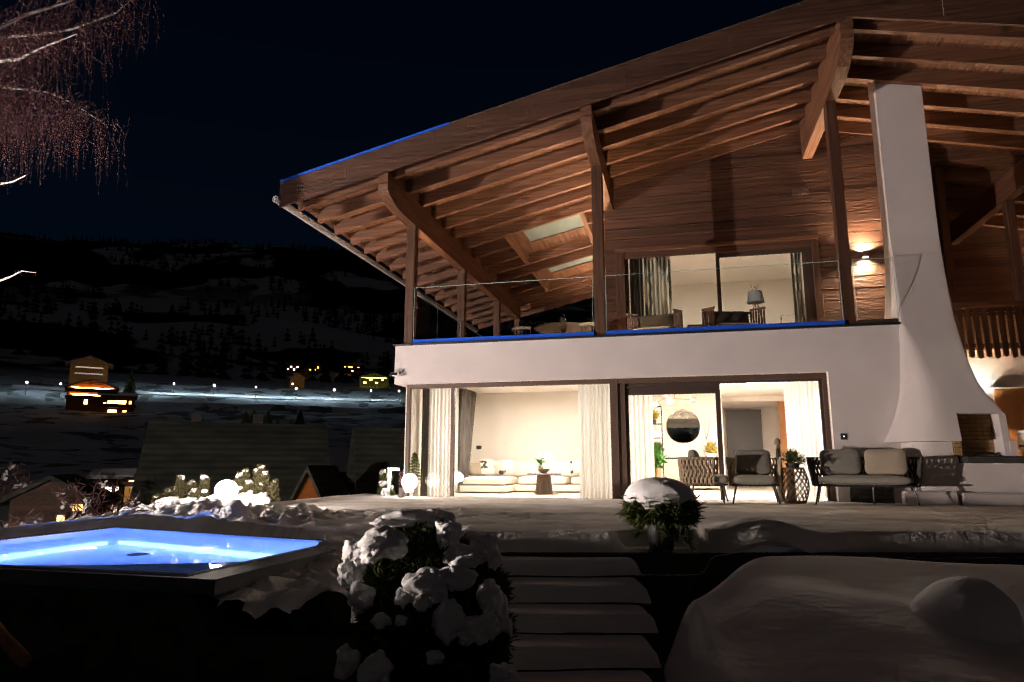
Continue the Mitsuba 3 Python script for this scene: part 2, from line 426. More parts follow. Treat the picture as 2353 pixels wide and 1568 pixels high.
# the dark bank below pool and stair, and the retaining wall under the terrace edge
def bank(s, t):
    X = s * UV[0][0] + t * UV[1][0]
    Y = CAM[1] + s * UV[0][1] + t * UV[1][1]
    n = meshkit.fbm(np.stack([X, Y, 0 * X], -1) * 1.5 + 30, 3, 4) - 0.5
    return np.stack([X, Y, -1.45 + 0.16 * np.clip(t - 2, 0, 4) * ss(-5, -1, s) + 0.1 * n], -1)


struct('garden_bank', grid(np.arange(-10, 9.1, 0.2), np.arange(0.3, 7.2, 0.15), bank), 'dark_stone', True)


def ridge(s, t):
    n = meshkit.fbm(np.stack([s * 1.1, t * 1.1, 0 * s], -1) + 15, 3, 8) - 0.5
    z = -1.7 + 1.735 * ss(1.15, 0.15, np.abs(s + 7.6 + 0.15 * np.sin(t * 1.3))) + 0.05 * n
    P = CAM[:2] + s[..., None] * UV[0] + t[..., None] * UV[1]
    return np.concatenate([P, z[..., None]], -1)


struct('added_shade_bank', grid(np.arange(-8.9, -6.35, 0.08), np.arange(-1.0, 8.2, 0.12), ridge), 'snow', True)  # bank added out of view to keep lamp light off the foreground


def stbox(s0, s1, t0, t1, z0, z1, b=0.0):
    m = box(s0, s1, t0, t1, z0, z1, b)
    v = np.array(m.vertices)
    return turned(v, m.faces, (CAM[0], CAM[1], 0.0))


solo('retaining_wall', 'dark stone retaining wall under the snowy terrace edge', 'wall', cat([stbox(-0.55, 9.2, 6.84, 6.93, -1.6, -0.14), stbox(-2.6, -0.55, 5.27, 5.36, -1.6, -0.55)]), 'dark_stone')

# garden stair: stone treads, each under a pad of snow
k0 = thing('garden_stair', 'five wide stone steps buried in pads of snow leading up to the terrace', 'stairs')
for k in range(5):
    z = -0.17 * (k + 1)
    t0 = 7.02 - 0.36 * (k + 1)
    s1 = [1.21, 1.22, 1.20, 1.14, 1.08][k]
    tread = put(k0, 'step', stbox(-0.42, s1 - 0.05, t0 + 0.06, t0 + 0.52, z - 0.30, z - 0.15), 'dark_stone')
    nu, nv = 60, 22
    u = np.linspace(0, 1, nu)
    w = np.linspace(0, 1, nv)
    Uu, Wv = np.meshgrid(u, w, indexing='ij')
    # section of the pad: from under the front lip over the top to the back
    ang = np.clip(Wv * 2.2, 0, 1) * np.pi * 0.62 - 0.22
    front = t0 + 0.055 - 0.055 * np.sin(np.clip(ang, -0.3, np.pi / 2) + 0.0) * 1.0
    tt = np.where(Wv < 0.4545, t0 + 0.055 - 0.055 * np.cos((Wv / 0.4545 - 0.35) * np.pi * 0.75), t0 + 0.055 + (Wv - 0.4545) / 0.5455 * 0.42)
    zz = np.where(Wv < 0.4545, z - 0.15 + (0.15) * np.sin(Wv / 0.4545 * np.pi / 2) ** 0.8, z)
    r_end = np.sqrt(np.clip(1 - np.clip((Uu - 0.93) / 0.07, 0, 1) ** 2, 0, 1))
    zz = z - 0.15 + (zz - z + 0.15) * (0.15 + 0.85 * r_end)
    S = -0.42 + Uu * (s1 + 0.42)
    nz = meshkit.fbm(np.stack([S * 1.5 + 9 * k, tt * 6, zz * 6], -1), 3, k + 3) - 0.5
    tt = tt + nz * 0.05 + 0.02 * np.sin(S * 2 + k)
    zz = zz + nz * 0.03
    P = CAM[:2] + S[..., None] * UV[0] + tt[..., None] * UV[1]
    v = np.concatenate([P, zz[..., None]], -1).reshape(-1, 3)
    i, j = np.meshgrid(np.arange(nu - 1), np.arange(nv - 1), indexing='ij')
    q = np.stack([i * nv + j, i * nv + j + 1, (i + 1) * nv + j + 1, (i + 1) * nv + j], -1).reshape(-1, 4)
    put(tread, 'snow', trimesh.Trimesh(v, np.vstack([q[:, [0, 2, 1]], q[:, [0, 3, 2]]]), process=False), 'snow', True)

# ------------------------------------------------------------------ the pool
pk = thing('swimming_pool', 'blue lit garden pool with stone rim sunk in trodden snow', 'pool')
ZW, ZB = -0.13, -1.65
Pc = np.array(POOL)


def ring(poly, off):
    """The polygon grown by off."""
    from shapely.geometry import Polygon
    g_ = Polygon(poly).buffer(off, join_style='mitre')
    return list(g_.exterior.coords)[:-1]


def wall_strip(poly, z0, z1, flip=False):
    n_ = len(poly)
    v = np.array([[x, y, z0] for x, y in poly] + [[x, y, z1] for x, y in poly])
    i = np.arange(n_)
    j = (i + 1) % n_
    f = np.vstack([np.c_[i, j, j + n_], np.c_[i, j + n_, i + n_]])
    return trimesh.Trimesh(v, f[:, ::-1] if flip else f, process=False)


def flat(poly, z, up=True):
    n_ = len(poly)
    f = np.array([[0, i, i + 1] for i in range(1, n_ - 1)])
    m = trimesh.Trimesh(np.array([[x, y, z] for x, y in poly]), f, process=False)
    if (m.face_normals[:, 2].mean() > 0) != up:
        m = trimesh.Trimesh(m.vertices, f[:, ::-1], process=False)
    return m


put(pk, 'liner', cat([wall_strip(POOL, ZB, ZW + 0.03), flat(POOL, ZB)]), 'pool_liner')
put(pk, 'water', flat(ring(POOL, -0.004), ZW), 'water')
BLUE = np.array([0.40, 0.80, 2.6])
cen = Pc.mean(0)
for a, b in ((3, 0), (0, 1), (1, 2), (2, 3)):      # light strips round the foot of the walls
    p0, p1 = Pc[a] + (cen - Pc[a]) * 0.035, Pc[b] + (cen - Pc[b]) * 0.035
    e = (p1 - p0) / np.linalg.norm(p1 - p0)
    nn = np.array([-e[1], e[0]])
    if (cen - p0) @ nn < 0:
        nn = -nn
    q = [p0 + e * 0.15, p1 - e * 0.15, p1 - e * 0.15 + nn * 0.05, p0 + e * 0.15 + nn * 0.05]
    put(pk, 'light_strip', prism([tuple(x) for x in q], ZB + 0.12, ZB + 0.40, 'z'), 'lamp_white', emit=BLUE * 1.5, weight=0.5)
for x, y, dx, dy in ((-6.4, -8.80, 1, 0), (-5.4, -8.82, 1, 0), (-4.4, -8.84, 1, 0), (-3.64, -8.2, 0, 1), (-3.63, -7.3, 0, 1)):      # unseen lamps added in the near walls to brighten the floor
    q = np.array([[x - 0.3 * dx, y - 0.3 * dy, -1.0], [x + 0.3 * dx, y + 0.3 * dy, -1.0], [x + 0.3 * dx, y + 0.3 * dy, -0.72], [x - 0.3 * dx, y - 0.3 * dy, -0.72]])
    put(pk, 'lamp', trimesh.Trimesh(q, [[0, 2, 1], [0, 3, 2]] if dx else [[0, 2, 1], [0, 3, 2]], process=False), 'lamp_white', emit=BLUE * np.array([1.25, 1.15, 0.8]) * 9.0, weight=0.35)
for x, y in ((-6.15, -6.55), (-4.7, -6.9)):
    put(pk, 'drain', lathe([(0.0, 0.012), (0.10, 0.012), (0.12, 0.0)], 20, (x, y, ZB + 0.004)), 'pot_dark')
outer, inn = [(-7.35, -5.74), (-3.30, -6.55), (-3.30, -9.00), (-7.55, -8.90)], ring(POOL, 0.02)
from shapely.geometry import Polygon
rim = trimesh.creation.extrude_polygon(Polygon(outer, [inn]), 0.11, engine='earcut')
put(pk, 'rim', mv(rim, z=-0.222), 'stone_rim')
put(pk, 'shell', wall_strip(ring(POOL, 0.16), -1.9, -0.232), 'dark_stone')
solo('weathered_log', 'short weathered brown log leaning on the dark bank below the pool', 'log',
     tube([st(-3.47, 4.72, -0.24), st(-3.2, 4.55, -0.36), st(-2.95, 4.42, -0.47)], [0.035, 0.04, 0.042], 10), 'log', 40)

# ------------------------------------------------------------------ the chalet
H = thing('chalet', 'two storey white and timber chalet with broad gable roof, lit rooms and balcony', 'house')
XR, SL = 3.18, 0.228
zr = lambda x: 8.54 - SL * abs(x - XR)
RY = [-1.13, -0.31, 0.48, 1.30, 2.05, 2.77, 3.69, 4.6, 5.57, 6.46, 7.37, 8.28, 9.07, 9.88, 10.72, 11.54, 12.4]


def sloped(x0, x1, y0, y1, lo, hi):
    """A piece lying in the roof's slope between x0 and x1, lo..hi above the rafters' underside."""
    return prism([(x0, zr(x0) + lo), (x1, zr(x1) + lo), (x1, zr(x1) + hi), (x0, zr(x0) + hi)], y0, y1)


# white masonry of the ground floor
wl = put(H, 'wall', cat([box(2.70, 4.75, 0.0, 0.30, -0.3, 2.385), box(-5.88, 4.75, 0.0, 0.34, 2.385, 3.205), box(-5.88, -5.58, 0.34, 9.0, 2.385, 3.205),
                         box(4.45, 4.75, 0.34, 2.25, -0.3, 3.205), box(4.75, 12.0, 2.25, 2.55, -0.3, 2.86)]), 'stucco')
put(H, 'coping', cat([box(-5.92, 4.03, -0.045, 0.36, 3.207, 3.243), box(-5.92, -5.56, 0.36, 9.0, 3.207, 3.243)]), 'coping')
put(H, 'balcony_floor', cat([box(-5.58, 4.45, 0.34, 13.0, 2.80, 3.08), box(4.76, 12.0, 2.25, 8.0, 2.862, 3.02)]), 'floor')
put(H, 'ceiling', cat([box(-5.58, 4.44, 0.36, 12.0, 2.655, 2.79)]), 'plaster_white')
put(H, 'ground_floor', box(-5.7, 4.44, 0.2, 12.0, -0.1, 0.0), 'floor')
put(H, 'interior_wall', cat([box(-5.78, -5.62, 0.42, 5.0, 0.0, 2.65), box(-5.62, -1.25, 4.85, 5.0, 0.0, 2.65), box(-1.25, -1.12, 0.9, 6.85, 0.0, 2.65),
                             box(3.3, 4.7, 0.32, 0.40, 0.0, 2.65)]), 'plaster')
put(H, 'hall_wall', cat([box(-1.12, 1.08, 6.85, 7.0, 0.0, 2.65), box(1.08, 1.2, 6.85, 10.2, 0.0, 2.65), box(1.2, 5.2, 10.2, 10.35, 0.0, 2.65), box(3.3, 3.45, 3.2, 10.2, 0.0, 2.65)]), 'plaster_white')
put(H, 'ceiling_step', cat([box(1.2, 3.3, 7.6, 10.2, 2.52, 2.654), box(-1.1, 3.3, 4.4, 4.7, 2.57, 2.654)]), 'plaster_white')
dr_ = put(H, 'interior_door', box(1.50, 2.60, 10.12, 10.19, 0.0, 2.46), 'grey_door')
put(dr_, 'handle', box(2.48, 2.50, 10.07, 10.12, 1.0, 1.15), 'steel')
for x0, x1, y, z in ((2.86, 3.16, 8.0, 2.60), (2.98, 3.29, 6.3, 2.66)):
    put(H, 'timber_panel', box(x0, x1, y, y + 0.08, 0.0, z), 'wood_orange', label='tall orange timber panel in the hall')


def pane(parent, x0, x1, y, z0, z1, name='pane'):
    v = np.array([[x0, y, z0], [x1, y, z0], [x1, y, z1], [x0, y, z1]], float)
    return put(parent, name, trimesh.Trimesh(v, [[0, 1, 2], [0, 2, 3]], process=False), 'pane')


# ground floor glazing
W = put(H, 'window', cat([box(-5.66, -1.32, 0.16, 0.30, 2.30, 2.384), box(-5.66, -5.59, 0.18, 0.30, 0.0, 2.30), box(-4.66, -4.59, 0.18, 0.28, 0.0, 2.30),
                          box(-1.32, -1.17, 0.15, 0.31, 0.0, 2.384), box(-5.59, -1.32, 0.2, 0.30, 0.0, 0.035)]), 'brown_frame', label='wide brown framed window of the sitting room')
pane(W, -5.59, -4.66, 0.24, 0.035, 2.30)
pane(W, -4.59, -1.32, 0.24, 0.035, 2.30)
D = put(H, 'sliding_door', cat([box(-1.17, 2.695, 0.16, 0.36, 2.28, 2.384), box(-1.165, -1.03, 0.20, 0.36, 0.0, 2.28), box(2.62, 2.695, 0.16, 0.36, 0.0, 2.28),
                                box(-1.03, 2.62, 0.2, 0.36, 0.0, 0.03)]), 'brown_frame', label='dark framed sliding glass door beside the white wall')
put(D, 'sash', cat([box(-1.03, 0.70, 0.27, 0.33, 2.06, 2.21), box(-1.03, -0.97, 0.27, 0.33, 0.03, 2.06), box(-1.03, 0.70, 0.27, 0.33, 2.215, 2.28)]), 'dark_frame')
put(D, 'sash', cat([box(0.70, 0.785, 0.22, 0.345, 0.03, 2.28), box(0.785, 2.62, 0.23, 0.29, 2.245, 2.28), box(2.57, 2.62, 0.23, 0.29, 0.03, 2.245)]), 'dark_frame')
pane(D, -0.97, 0.70, 0.30, 0.03, 2.06)
pane(D, 0.785, 2.57, 0.26, 0.03, 2.245)

# timber gable wall of the upper floor, plank by plank
from shapely.geometry import Polygon as PG, box as sbox
U = H + '__timber_wall'
roofpoly = PG([(-1.60, 3.06), (5.3, 3.06), (5.3, zr(5.3) + 0.29), (XR, zr(XR) + 0.29), (-1.60, zr(-1.60) + 0.29)])
hole = sbox(-1.36, 3.0, 3.28, 5.89)
YW = 2.80
put(H, 'timber_wall', cat([prism(list(roofpoly.intersection(sbox(-9, 5.89, 9, 9)).exterior.coords)[:-1], YW + 0.03, YW + 0.16), box(-1.6, -1.362, YW + 0.03, YW + 0.16, 3.06, 5.888),
                           box(3.282, 5.3, YW + 0.03, YW + 0.16, 3.06, 5.888), box(-1.6, -1.48, YW + 0.16, 12.0, 3.08, 7.6), box(5.18, 5.3, YW + 0.16, 7.9, 3.08, 8.2)]), 'dark_frame')
z = 3.06
n_ = 0
while z < 8.75:
    h = 0.262 * (1 + 0.08 * R.uniform(-1, 1))
    for xa, xb in ((-1.60, -1.364), (3.284, 5.3)) if z + h < 5.88 else ((-1.60, 5.3),):
        pc = roofpoly.intersection(sbox(xa, z + 0.012, xb, z + h))
        if pc.is_empty or pc.area < 0.004:
            continue
        for g_ in getattr(pc, 'geoms', [pc]):
            y0 = YW + R.uniform(-0.008, 0.006)
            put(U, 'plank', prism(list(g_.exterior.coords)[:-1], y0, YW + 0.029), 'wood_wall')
    z += h
for a in ((-1.364, -1.142, 3.08, 5.80), (3.125, 3.284, 3.08, 5.80)):
    put(H, 'casing', box(a[0], a[1], YW - 0.045, YW + 0.18, a[2], a[3], 0.008), 'wood_z')
put(H, 'casing', box(-1.364, 3.284, YW - 0.05, YW + 0.18, 5.802, 5.90, 0.008), 'wood_x')
V = put(H, 'window', cat([box(-1.14, -1.06, YW + 0.06, YW + 0.17, 3.08, 5.80), box(3.04, 3.122, YW + 0.06, YW + 0.17, 3.08, 5.80), box(-1.06, 3.04, YW + 0.06, YW + 0.17, 5.74, 5.80),
                          box(1.0, 1.085, YW + 0.03, YW + 0.15, 3.08, 5.74), box(1.085, 3.04, YW + 0.07, YW + 0.13, 5.55, 5.74), box(2.92, 3.04, YW + 0.075, YW + 0.13, 3.08, 5.55)]), 'dark_frame',
        label='dark framed sliding window of the upper room')
pane(V, -1.06, 1.0, YW + 0.10, 3.08, 5.74)
pane(V, 1.085, 2.92, YW + 0.10, 3.08, 5.55)
put(H, 'upper_room', cat([box(-1.46, 5.1, 7.6, 7.7, 3.08, 6.3), box(-1.46, -1.40, YW + 0.17, 7.6, 3.08, 6.3), box(5.05, 5.15, YW + 0.17, 7.6, 3.08, 6.3), box(-1.5, 5.15, YW + 0.17, 7.7, 6.15, 6.25)]), 'plaster')
put(H, 'vent', cat([box(2.80, 3.17, YW - 0.022, YW + 0.0, 6.90, 7.08)] + [box(2.82, 3.15, YW - 0.03, YW - 0.022, 6.92 + 0.03 * k, 6.935 + 0.03 * k) for k in range(5)]), 'brown_frame')

# roof: deck, boards, rafters, purlins, verge boards
RF = put(H, 'roof', cat([prism([(-7.85, zr(-7.85) + 0.335), (XR, zr(XR) + 0.335), (XR, zr(XR) + 0.47), (-7.85, zr(-7.85) + 0.47)], -1.495, 13.0),
                         prism([(XR, zr(XR) + 0.335), (14.0, zr(14.0) + 0.335), (14.0, zr(14.0) + 0.47), (XR, zr(XR) + 0.47)], -1.495, 13.0)]), 'wood_y')
put(RF, 'snow', cat([prism([(-7.8, zr(-7.8) + 0.475), (XR, zr(XR) + 0.475), (XR, zr(XR) + 0.62), (-7.8, zr(-7.8) + 0.60)], -1.35, 13.0),
                     prism([(XR, zr(XR) + 0.475), (14.0, zr(14.0) + 0.475), (14.0, zr(14.0) + 0.62), (XR, zr(XR) + 0.62)], -1.35, 13.0)]), 'snow')
for sgn, xe in ((-1, -7.86), (1, 13.6)):
    x = XR
    while (x > xe) if sgn < 0 else (x < xe):
        w_ = 0.125
        a, b = (x - w_, x - 0.006) if sgn < 0 else (x + 0.006, x + w_)
        ym = 0.5 * (a + b)
        dz = R.uniform(0.0, 0.006)
        segs = [(-1.494, 13.0)] if ym < -1.55 or False else [(-1.494, 2.99)]
        if sgn > 0 and ym > 5.3:
            segs = [(-1.494, 7.85)]
        if -4.12 < ym < -2.5:
            segs = [(-1.494, 4.35), (5.55, 8.15), (8.95, 13.0)]
        for y0, y1 in segs:
            put(RF, 'board', sloped(a, b, y0, y1, 0.297 + dz, 0.333), 'wood_y')
        x += sgn * w_
for k, y in enumerate(RY):
    parts = []
    if k <= 5:
        parts = [(-7.72, 3.10), (3.28, 13.4)]
    else:
        parts = [(-7.72, -1.6)]
        if k in (7, 8, 11, 12):
            parts = [(-7.72, -4.38), (-2.36, -1.6)]
        if k <= 10:
            parts.append((5.3, 13.4))
    for a, b in parts:
        put(RF, 'rafter', sloped(a, b, y, y + 0.11, 0.0, 0.296), 'wood_x')
for y0, y1 in ((RY[6] + 0.12, RY[9]), (RY[10] + 0.12, RY[13])):
    for xa in (-4.44, -2.36):
        put(RF, 'trimmer', sloped(xa, xa + 0.11, y0, y1, 0.005, 0.296), 'wood_y')
for y0, y1 in ((4.30, 5.60), (8.10, 9.0)):
    put(RF, 'skylight', sloped(-4.16, -2.46, y0, y1, 0.33, 0.334), 'skylight_blind', label='pale blind of a roof window')


def purlin(x0, x1, zb, zt, y_end, sc=1.0):
    F = -1.43
    h = zt - zb
    poly = [(F, zt), (F, zb + h * 0.66), (F + 0.05, zb + h * 0.65), (F + 0.05, zb + h * 0.60), (F + 0.0, zb + h * 0.58), (F + 0.03, zb + h * 0.40), (F + 0.14, zb + h * 0.26), (F + 0.45, zb + h * 0.07), (F + 0.78, zb), (y_end, zb), (y_end, zt)]
    return prism(poly, x0, x1, 'x')


for x0, x1, zb, ye in ((-5.745, -5.535, 5.945, 10.55), (-1.60, -1.385, 6.92, 2.86), (3.08, 3.30, 7.79, 2.86), (7.75, 7.96, 6.90, 7.8)):
    top = zr(0.5 * (x0 + x1)) - 0.002 if abs(0.5 * (x0 + x1) - XR) > 0.3 else 8.70
    put(RF, 'purlin', purlin(x0, x1, zb, top, ye), 'wood_y')
# blocking between rafters on the purlins
for xc in (-5.64, -1.49):
    for k in range(0, 6 if xc > -3 else 13):
        put(RF, 'blocking', sloped(xc - 0.03, xc + 0.03, RY[k] + 0.117, RY[k + 1] - 0.002, 0.0, 0.295), 'wood_y')
for a, b in ((-7.90, XR), (XR, 14.0)):
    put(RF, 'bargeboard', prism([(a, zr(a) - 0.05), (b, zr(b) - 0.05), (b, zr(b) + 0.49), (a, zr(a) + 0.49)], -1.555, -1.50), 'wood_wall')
    put(RF, 'bargeboard_joint', cat([prism([(x, zr(x) + 0.05), (x + 0.006, zr(x) + 0.05), (x + 0.006, zr(x) + 0.36), (x, zr(x) + 0.36)], -1.558, -1.556) for x in np.arange(a + 1.5, b - 0.5, 1.9)]), 'steel')
diff('painted_pool_glow', (0.02, 0.09, 0.55))  # blue light of the pool, painted into the colour of rail and flashing
put(RF, 'flashing', prism([(-7.90, zr(-7.90) + 0.492), (-4.2, zr(-4.2) + 0.492), (-4.2, zr(-4.2) + 0.535), (-7.90, zr(-7.90) + 0.535)], -1.58, -1.50), 'painted_pool_glow', label='metal flashing on the left verge with blue pool light painted on')
put(RF, 'flashing', cat([prism([(a, zr(a) + 0.492), (b, zr(b) + 0.492), (b, zr(b) + 0.52), (a, zr(a) + 0.52)], -1.58, -1.50) for a, b in ((-4.19, XR), (XR, 14.0))]), 'brown_frame')
gut = tube([(-7.95, -1.62, 6.12), (-7.95, 13.0, 6.12)], 0.075, 14)
put(RF, 'gutter', gut, 'gutter_paint', 40)

for x0, x1, y, z0, z1 in ((-5.735, -5.53, 0.10, 3.245, 5.943), (-5.735, -5.53, 3.73, 3.08, 5.943), (-5.735, -5.53, 7.43, 3.08, 5.943), (-1.595, -1.37, 0.10, 3.245, 6.918), (3.075, 3.275, 0.10, 3.245, 7.788),
                          (6.29, 6.47, 4.10, 3.02, zr(6.38)), (7.76, 7.95, 4.25, 3.02, 6.898), (-5.735, -5.53, 10.3, 3.08, 5.943)):
    put(H, 'post', box(x0, x1, y, y + 0.21, z0, z1, 0.012), 'wood_z')

# glass balustrade: panels on a shoe rail
put(H, 'shoe_rail', cat([box(-5.50, -1.60, 0.04, 0.12, 3.245, 3.34), box(-1.36, 3.07, 0.04, 0.12, 3.245, 3.34)]), 'painted_pool_glow', label='rail under the balcony glass with blue pool light painted on')
put(H, 'shoe_rail', box(3.28, 4.0, 0.04, 0.12, 3.245, 3.33), 'dark_frame')
for x0, x1 in ((-5.50, -1.62), (-1.34, 3.05), (3.30, 3.98)):
    v = pane(H, x0, x1, 0.08, 3.30, 4.49, 'glass_panel')
    put(v, 'edge', cat([box(x0, x1, 0.074, 0.086, 4.491, 4.50), box(x0 - 0.006, x0, 0.074, 0.086, 3.345, 4.50), box(x1, x1 + 0.006, 0.074, 0.086, 3.345, 4.50)]), 'glass_edge')
for y0, y1 in ((0.34, 1.9), (1.93, 3.70), (3.96, 7.4), (7.66, 10.2)):
    m = trimesh.Trimesh([[-5.63, y0, 3.26], [-5.63, y1, 3.26], [-5.63, y1, 4.45], [-5.63, y0, 4.45]], [[0, 1, 2], [0, 2, 3]], process=False)
    v = put(H, 'glass_panel', m, 'pane')
    put(v, 'edge', cat([box(-5.636, -5.624, y0, y1, 4.451, 4.46), box(-5.636, -5.624, y1, y1 + 0.01, 3.26, 4.46)]), 'glass_edge')

# timber balcony at the right
B = thing('timber_balcony', 'carved brown timber balustrade right of the white chimney', 'balcony')
put(B, 'top_rail', box(5.32, 12.0, 2.02, 2.16, 3.86, 3.97, 0.01), 'wood_x')
put(B, 'lower_rail', cat([box(5.32, 12.0, 2.075, 2.14, 3.02, 3.12), box(5.32, 12.0, 2.075, 2.14, 3.70, 3.76)]), 'wood_x')
x = 5.34
k = 0
while x < 8.6:
    w_ = 0.10
    zz0 = 2.80 + 0.03 * (k % 2)
    bal = prism([(x, 3.858), (x + w_, 3.858), (x + w_, 3.10), (x + w_ - 0.018, 3.06), (x + w_, 3.02), (x + w_, zz0 + 0.03), (x + w_ / 2, zz0), (x, zz0 + 0.03), (x, 3.02), (x + 0.018, 3.06), (x, 3.10)], 2.035, 2.070)
    put(B, 'baluster', bal, 'wood_z')
    x += 0.152
    k += 1
# recessed upper wall behind the right-hand balcony, lower door
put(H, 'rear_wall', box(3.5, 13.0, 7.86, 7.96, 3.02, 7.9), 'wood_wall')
put(H, 'painted_lit_band', box(5.4, 13.0, 7.82, 7.858, 3.9, 4.9), 'cream_wall', label='lit low part of the recessed timber wall painted as a pale band')  # light on the lower wall, painted as a pale strip
dd = put(H, 'side_door', box(6.22, 7.4, 2.20, 2.248, 0.0, 2.20), 'wood_orange', label='brown timber door behind the outdoor fireplace')
put(dd, 'lintel', box(6.17, 7.5, 2.19, 2.248, 2.205, 2.235), 'plaster_white')

# white chimney with an outdoor hearth
def chimney_section(Z, xl, xr, yf, yb, al, bl, rr):
    """Plan of the chimney at one height, from the back left corner round the front: left corner an ellipse al x bl, right corner radius rr."""
    q = np.linspace(0, np.pi / 2, 9)
    left = np.c_[xl + al - al * np.cos(q), yf + bl - bl * np.sin(q)]
    right = np.c_[xr - rr + rr * np.sin(q), yf + rr - rr * np.cos(q)]
    x0, x1 = xl + al, xr - rr
    flat_ = np.c_[x0 + (x1 - x0) * np.array([0.04, 0.3, 0.7, 0.96]), np.full(4, yf)]
    y0, y1 = yf + bl, yf + rr
    sl_ = np.c_[np.full(3, xl), yb + (y0 - yb) * np.array([0.0, 0.5, 0.96])]
    sr_ = np.c_[np.full(3, xr), y1 + (yb - y1) * np.array([0.04, 0.5, 1.0])]
    p_ = np.vstack([sl_, left, flat_, right, sr_])
    return np.c_[p_, np.full(len(p_), Z)]


rows = [(9.6, 4.13, 4.98, 0.6, 1.03, 0.012, 0.012, 0.012), (5.6, 4.13, 4.98, 0.6, 1.03, 0.012, 0.012, 0.012), (5.42, 4.13, 4.982, 0.6, 1.03, 0.013, 0.013, 0.012)]
for Z_ in np.arange(5.3, 3.2, -0.1):
    q_ = (5.4 - Z_) / 2.16
    rows.append((Z_, 4.13 - 0.165 * q_ ** 2.4, 4.985 - 0.12 * q_ ** 2.2, 0.6 - 0.66 * q_ ** 1.9, 1.03, 0.013 + 0.05 * q_ ** 2, 0.013 + 0.05 * q_ ** 2, 0.013 + 0.03 * q_))
zk = np.array([3.24, 3.0, 2.8, 2.6, 2.4, 2.2, 2.0, 1.85, 1.7, 1.535, 1.4, 1.25, 1.08])
xlk = [3.965, 3.948, 3.94, 3.925, 3.905, 3.89, 3.865, 3.835, 3.79, 3.74, 3.68, 3.61, 3.52]
xrk = [4.865, 4.85, 4.845, 4.855, 4.875, 4.905, 4.95, 5.01, 5.09, 5.17, 5.18, 5.19, 5.20]
yfk = [-0.06, -0.19, -0.28, -0.35, -0.41, -0.47, -0.53, -0.585, -0.645, -0.72, -0.76, -0.79, -0.82]
rows2 = []
for Z_ in np.concatenate([np.arange(3.235, 1.6, -0.07), [1.535, 1.46, 1.38, 1.28, 1.18, 1.08]]):
    f_ = lambda k_: float(np.interp(-Z_, -zk, k_))
    w_ = (3.24 - Z_) / 2.16
    yb_, yf_ = 0.02, f_(yfk)
    rows2.append((Z_, f_(xlk), f_(xrk), yf_, yb_, min(0.07 + 0.62 * w_ ** 1.1, 0.8), min((yb_ - yf_) * 0.96, 0.07 + 0.75 * w_), 0.035))


def loft(rs):
    v = np.array([chimney_section(*r_) for r_ in rs])
    m, n = v.shape[:2]
    i, j = np.meshgrid(np.arange(m - 1), np.arange(n), indexing='ij')
    jn = (j + 1) % n
    q = np.stack([i * n + j, (i + 1) * n + j, (i + 1) * n + jn, i * n + jn], -1).reshape(-1, 4)
    f = np.vstack([q[:, [0, 1, 2]], q[:, [0, 2, 3]]])
    vv = v.reshape(-1, 3)
    c0, c1 = len(vv), len(vv) + 1
    vv = np.vstack([vv, v[0].mean(0), v[-1].mean(0)])
    jj = np.arange(n)
    f = np.vstack([f, np.c_[np.full(n, c0), jj, (jj + 1) % n], np.c_[np.full(n, c1), (m - 1) * n + (jj + 1) % n, (m - 1) * n + jj]])
    t_ = trimesh.Trimesh(vv, f, process=False)
    trimesh.repair.fix_normals(t_)
    return t_


low = loft(rows + rows2)
as_m = lambda t_: m3.Manifold(m3.Mesh(np.array(t_.vertices, np.float32), np.array(t_.faces, np.uint32)))
base = box(3.72, 6.6, -0.52, 0.02, -0.2, 0.70, 0.0)
lowm = as_m(low)
niche = as_m(box(4.47, 5.35, -1.2, -0.28, 0.5, 1.535))
cut = lowm - niche
mm = cut.to_mesh()
CH = put(H, 'chimney', trimesh.Trimesh(mm.vert_properties[:, :3], mm.tri_verts, process=False), 'stucco', 35, label='white chimney flaring into the hood of the outdoor fireplace')
# hearth body below the hood
body = loft([(1.075, 3.80, 4.46, -0.60, 0.02, 0.3, 0.3, 0.03), (0.05, 3.78, 4.50, -0.62, 0.02, 0.3, 0.3, 0.03), (-0.2, 3.78, 4.5, -0.62, 0.02, 0.3, 0.3, 0.03)])
put(H, 'hearth_base', cat([body, box(4.46, 6.9, -0.60, 0.0, -0.2, 0.715), box(5.20, 5.3, -0.7, 0.0, 0.83, 1.08)]), 'stucco', 35)
put(H, 'hearth_cheek', prism([(-0.70, 0.835), (-0.1, 0.835), (-0.1, 1.534), (-0.62, 1.534)], 5.12, 5.22, 'x'), 'stucco')
put(H, 'plinth', cat([box(3.55, 4.35, -0.80, -0.60, -0.1, 0.27, 0.03), box(4.40, 6.9, -0.78, -0.60, -0.1, 0.25, 0.03)]), 'stucco')
put(H, 'mantel_shelf', box(4.50, 6.9, -0.86, -0.22, 0.72, 0.83, 0.012), 'dark_stone')
hb = put(H, 'hearth', cat([box(4.47, 5.2, -0.30, -0.22, 0.831, 1.534), box(4.40, 4.52, -0.62, -0.30, 0.831, 1.534)]), 'mortar')
for r_ in range(10):
    z0 = 0.836 + 0.07 * r_
    off = 0.09 * (r_ % 2)
    x = 4.53 - off
    while x < 5.12:
        a, b = max(x, 4.525), min(x + 0.172, 5.118)
        if b - a > 0.03:
            put(hb, 'brick', box(a, b, -0.325 - R.uniform(0, 0.006), -0.301, z0, z0 + 0.06), 'brick_clay')
        x += 0.18
    put(hb, 'brick', box(4.405, 4.515, -0.655, -0.622, z0, z0 + 0.06), 'brick_clay')
    put(hb, 'brick', box(4.522, 4.54, -0.61, -0.33, z0, z0 + 0.06), 'brick_clay')
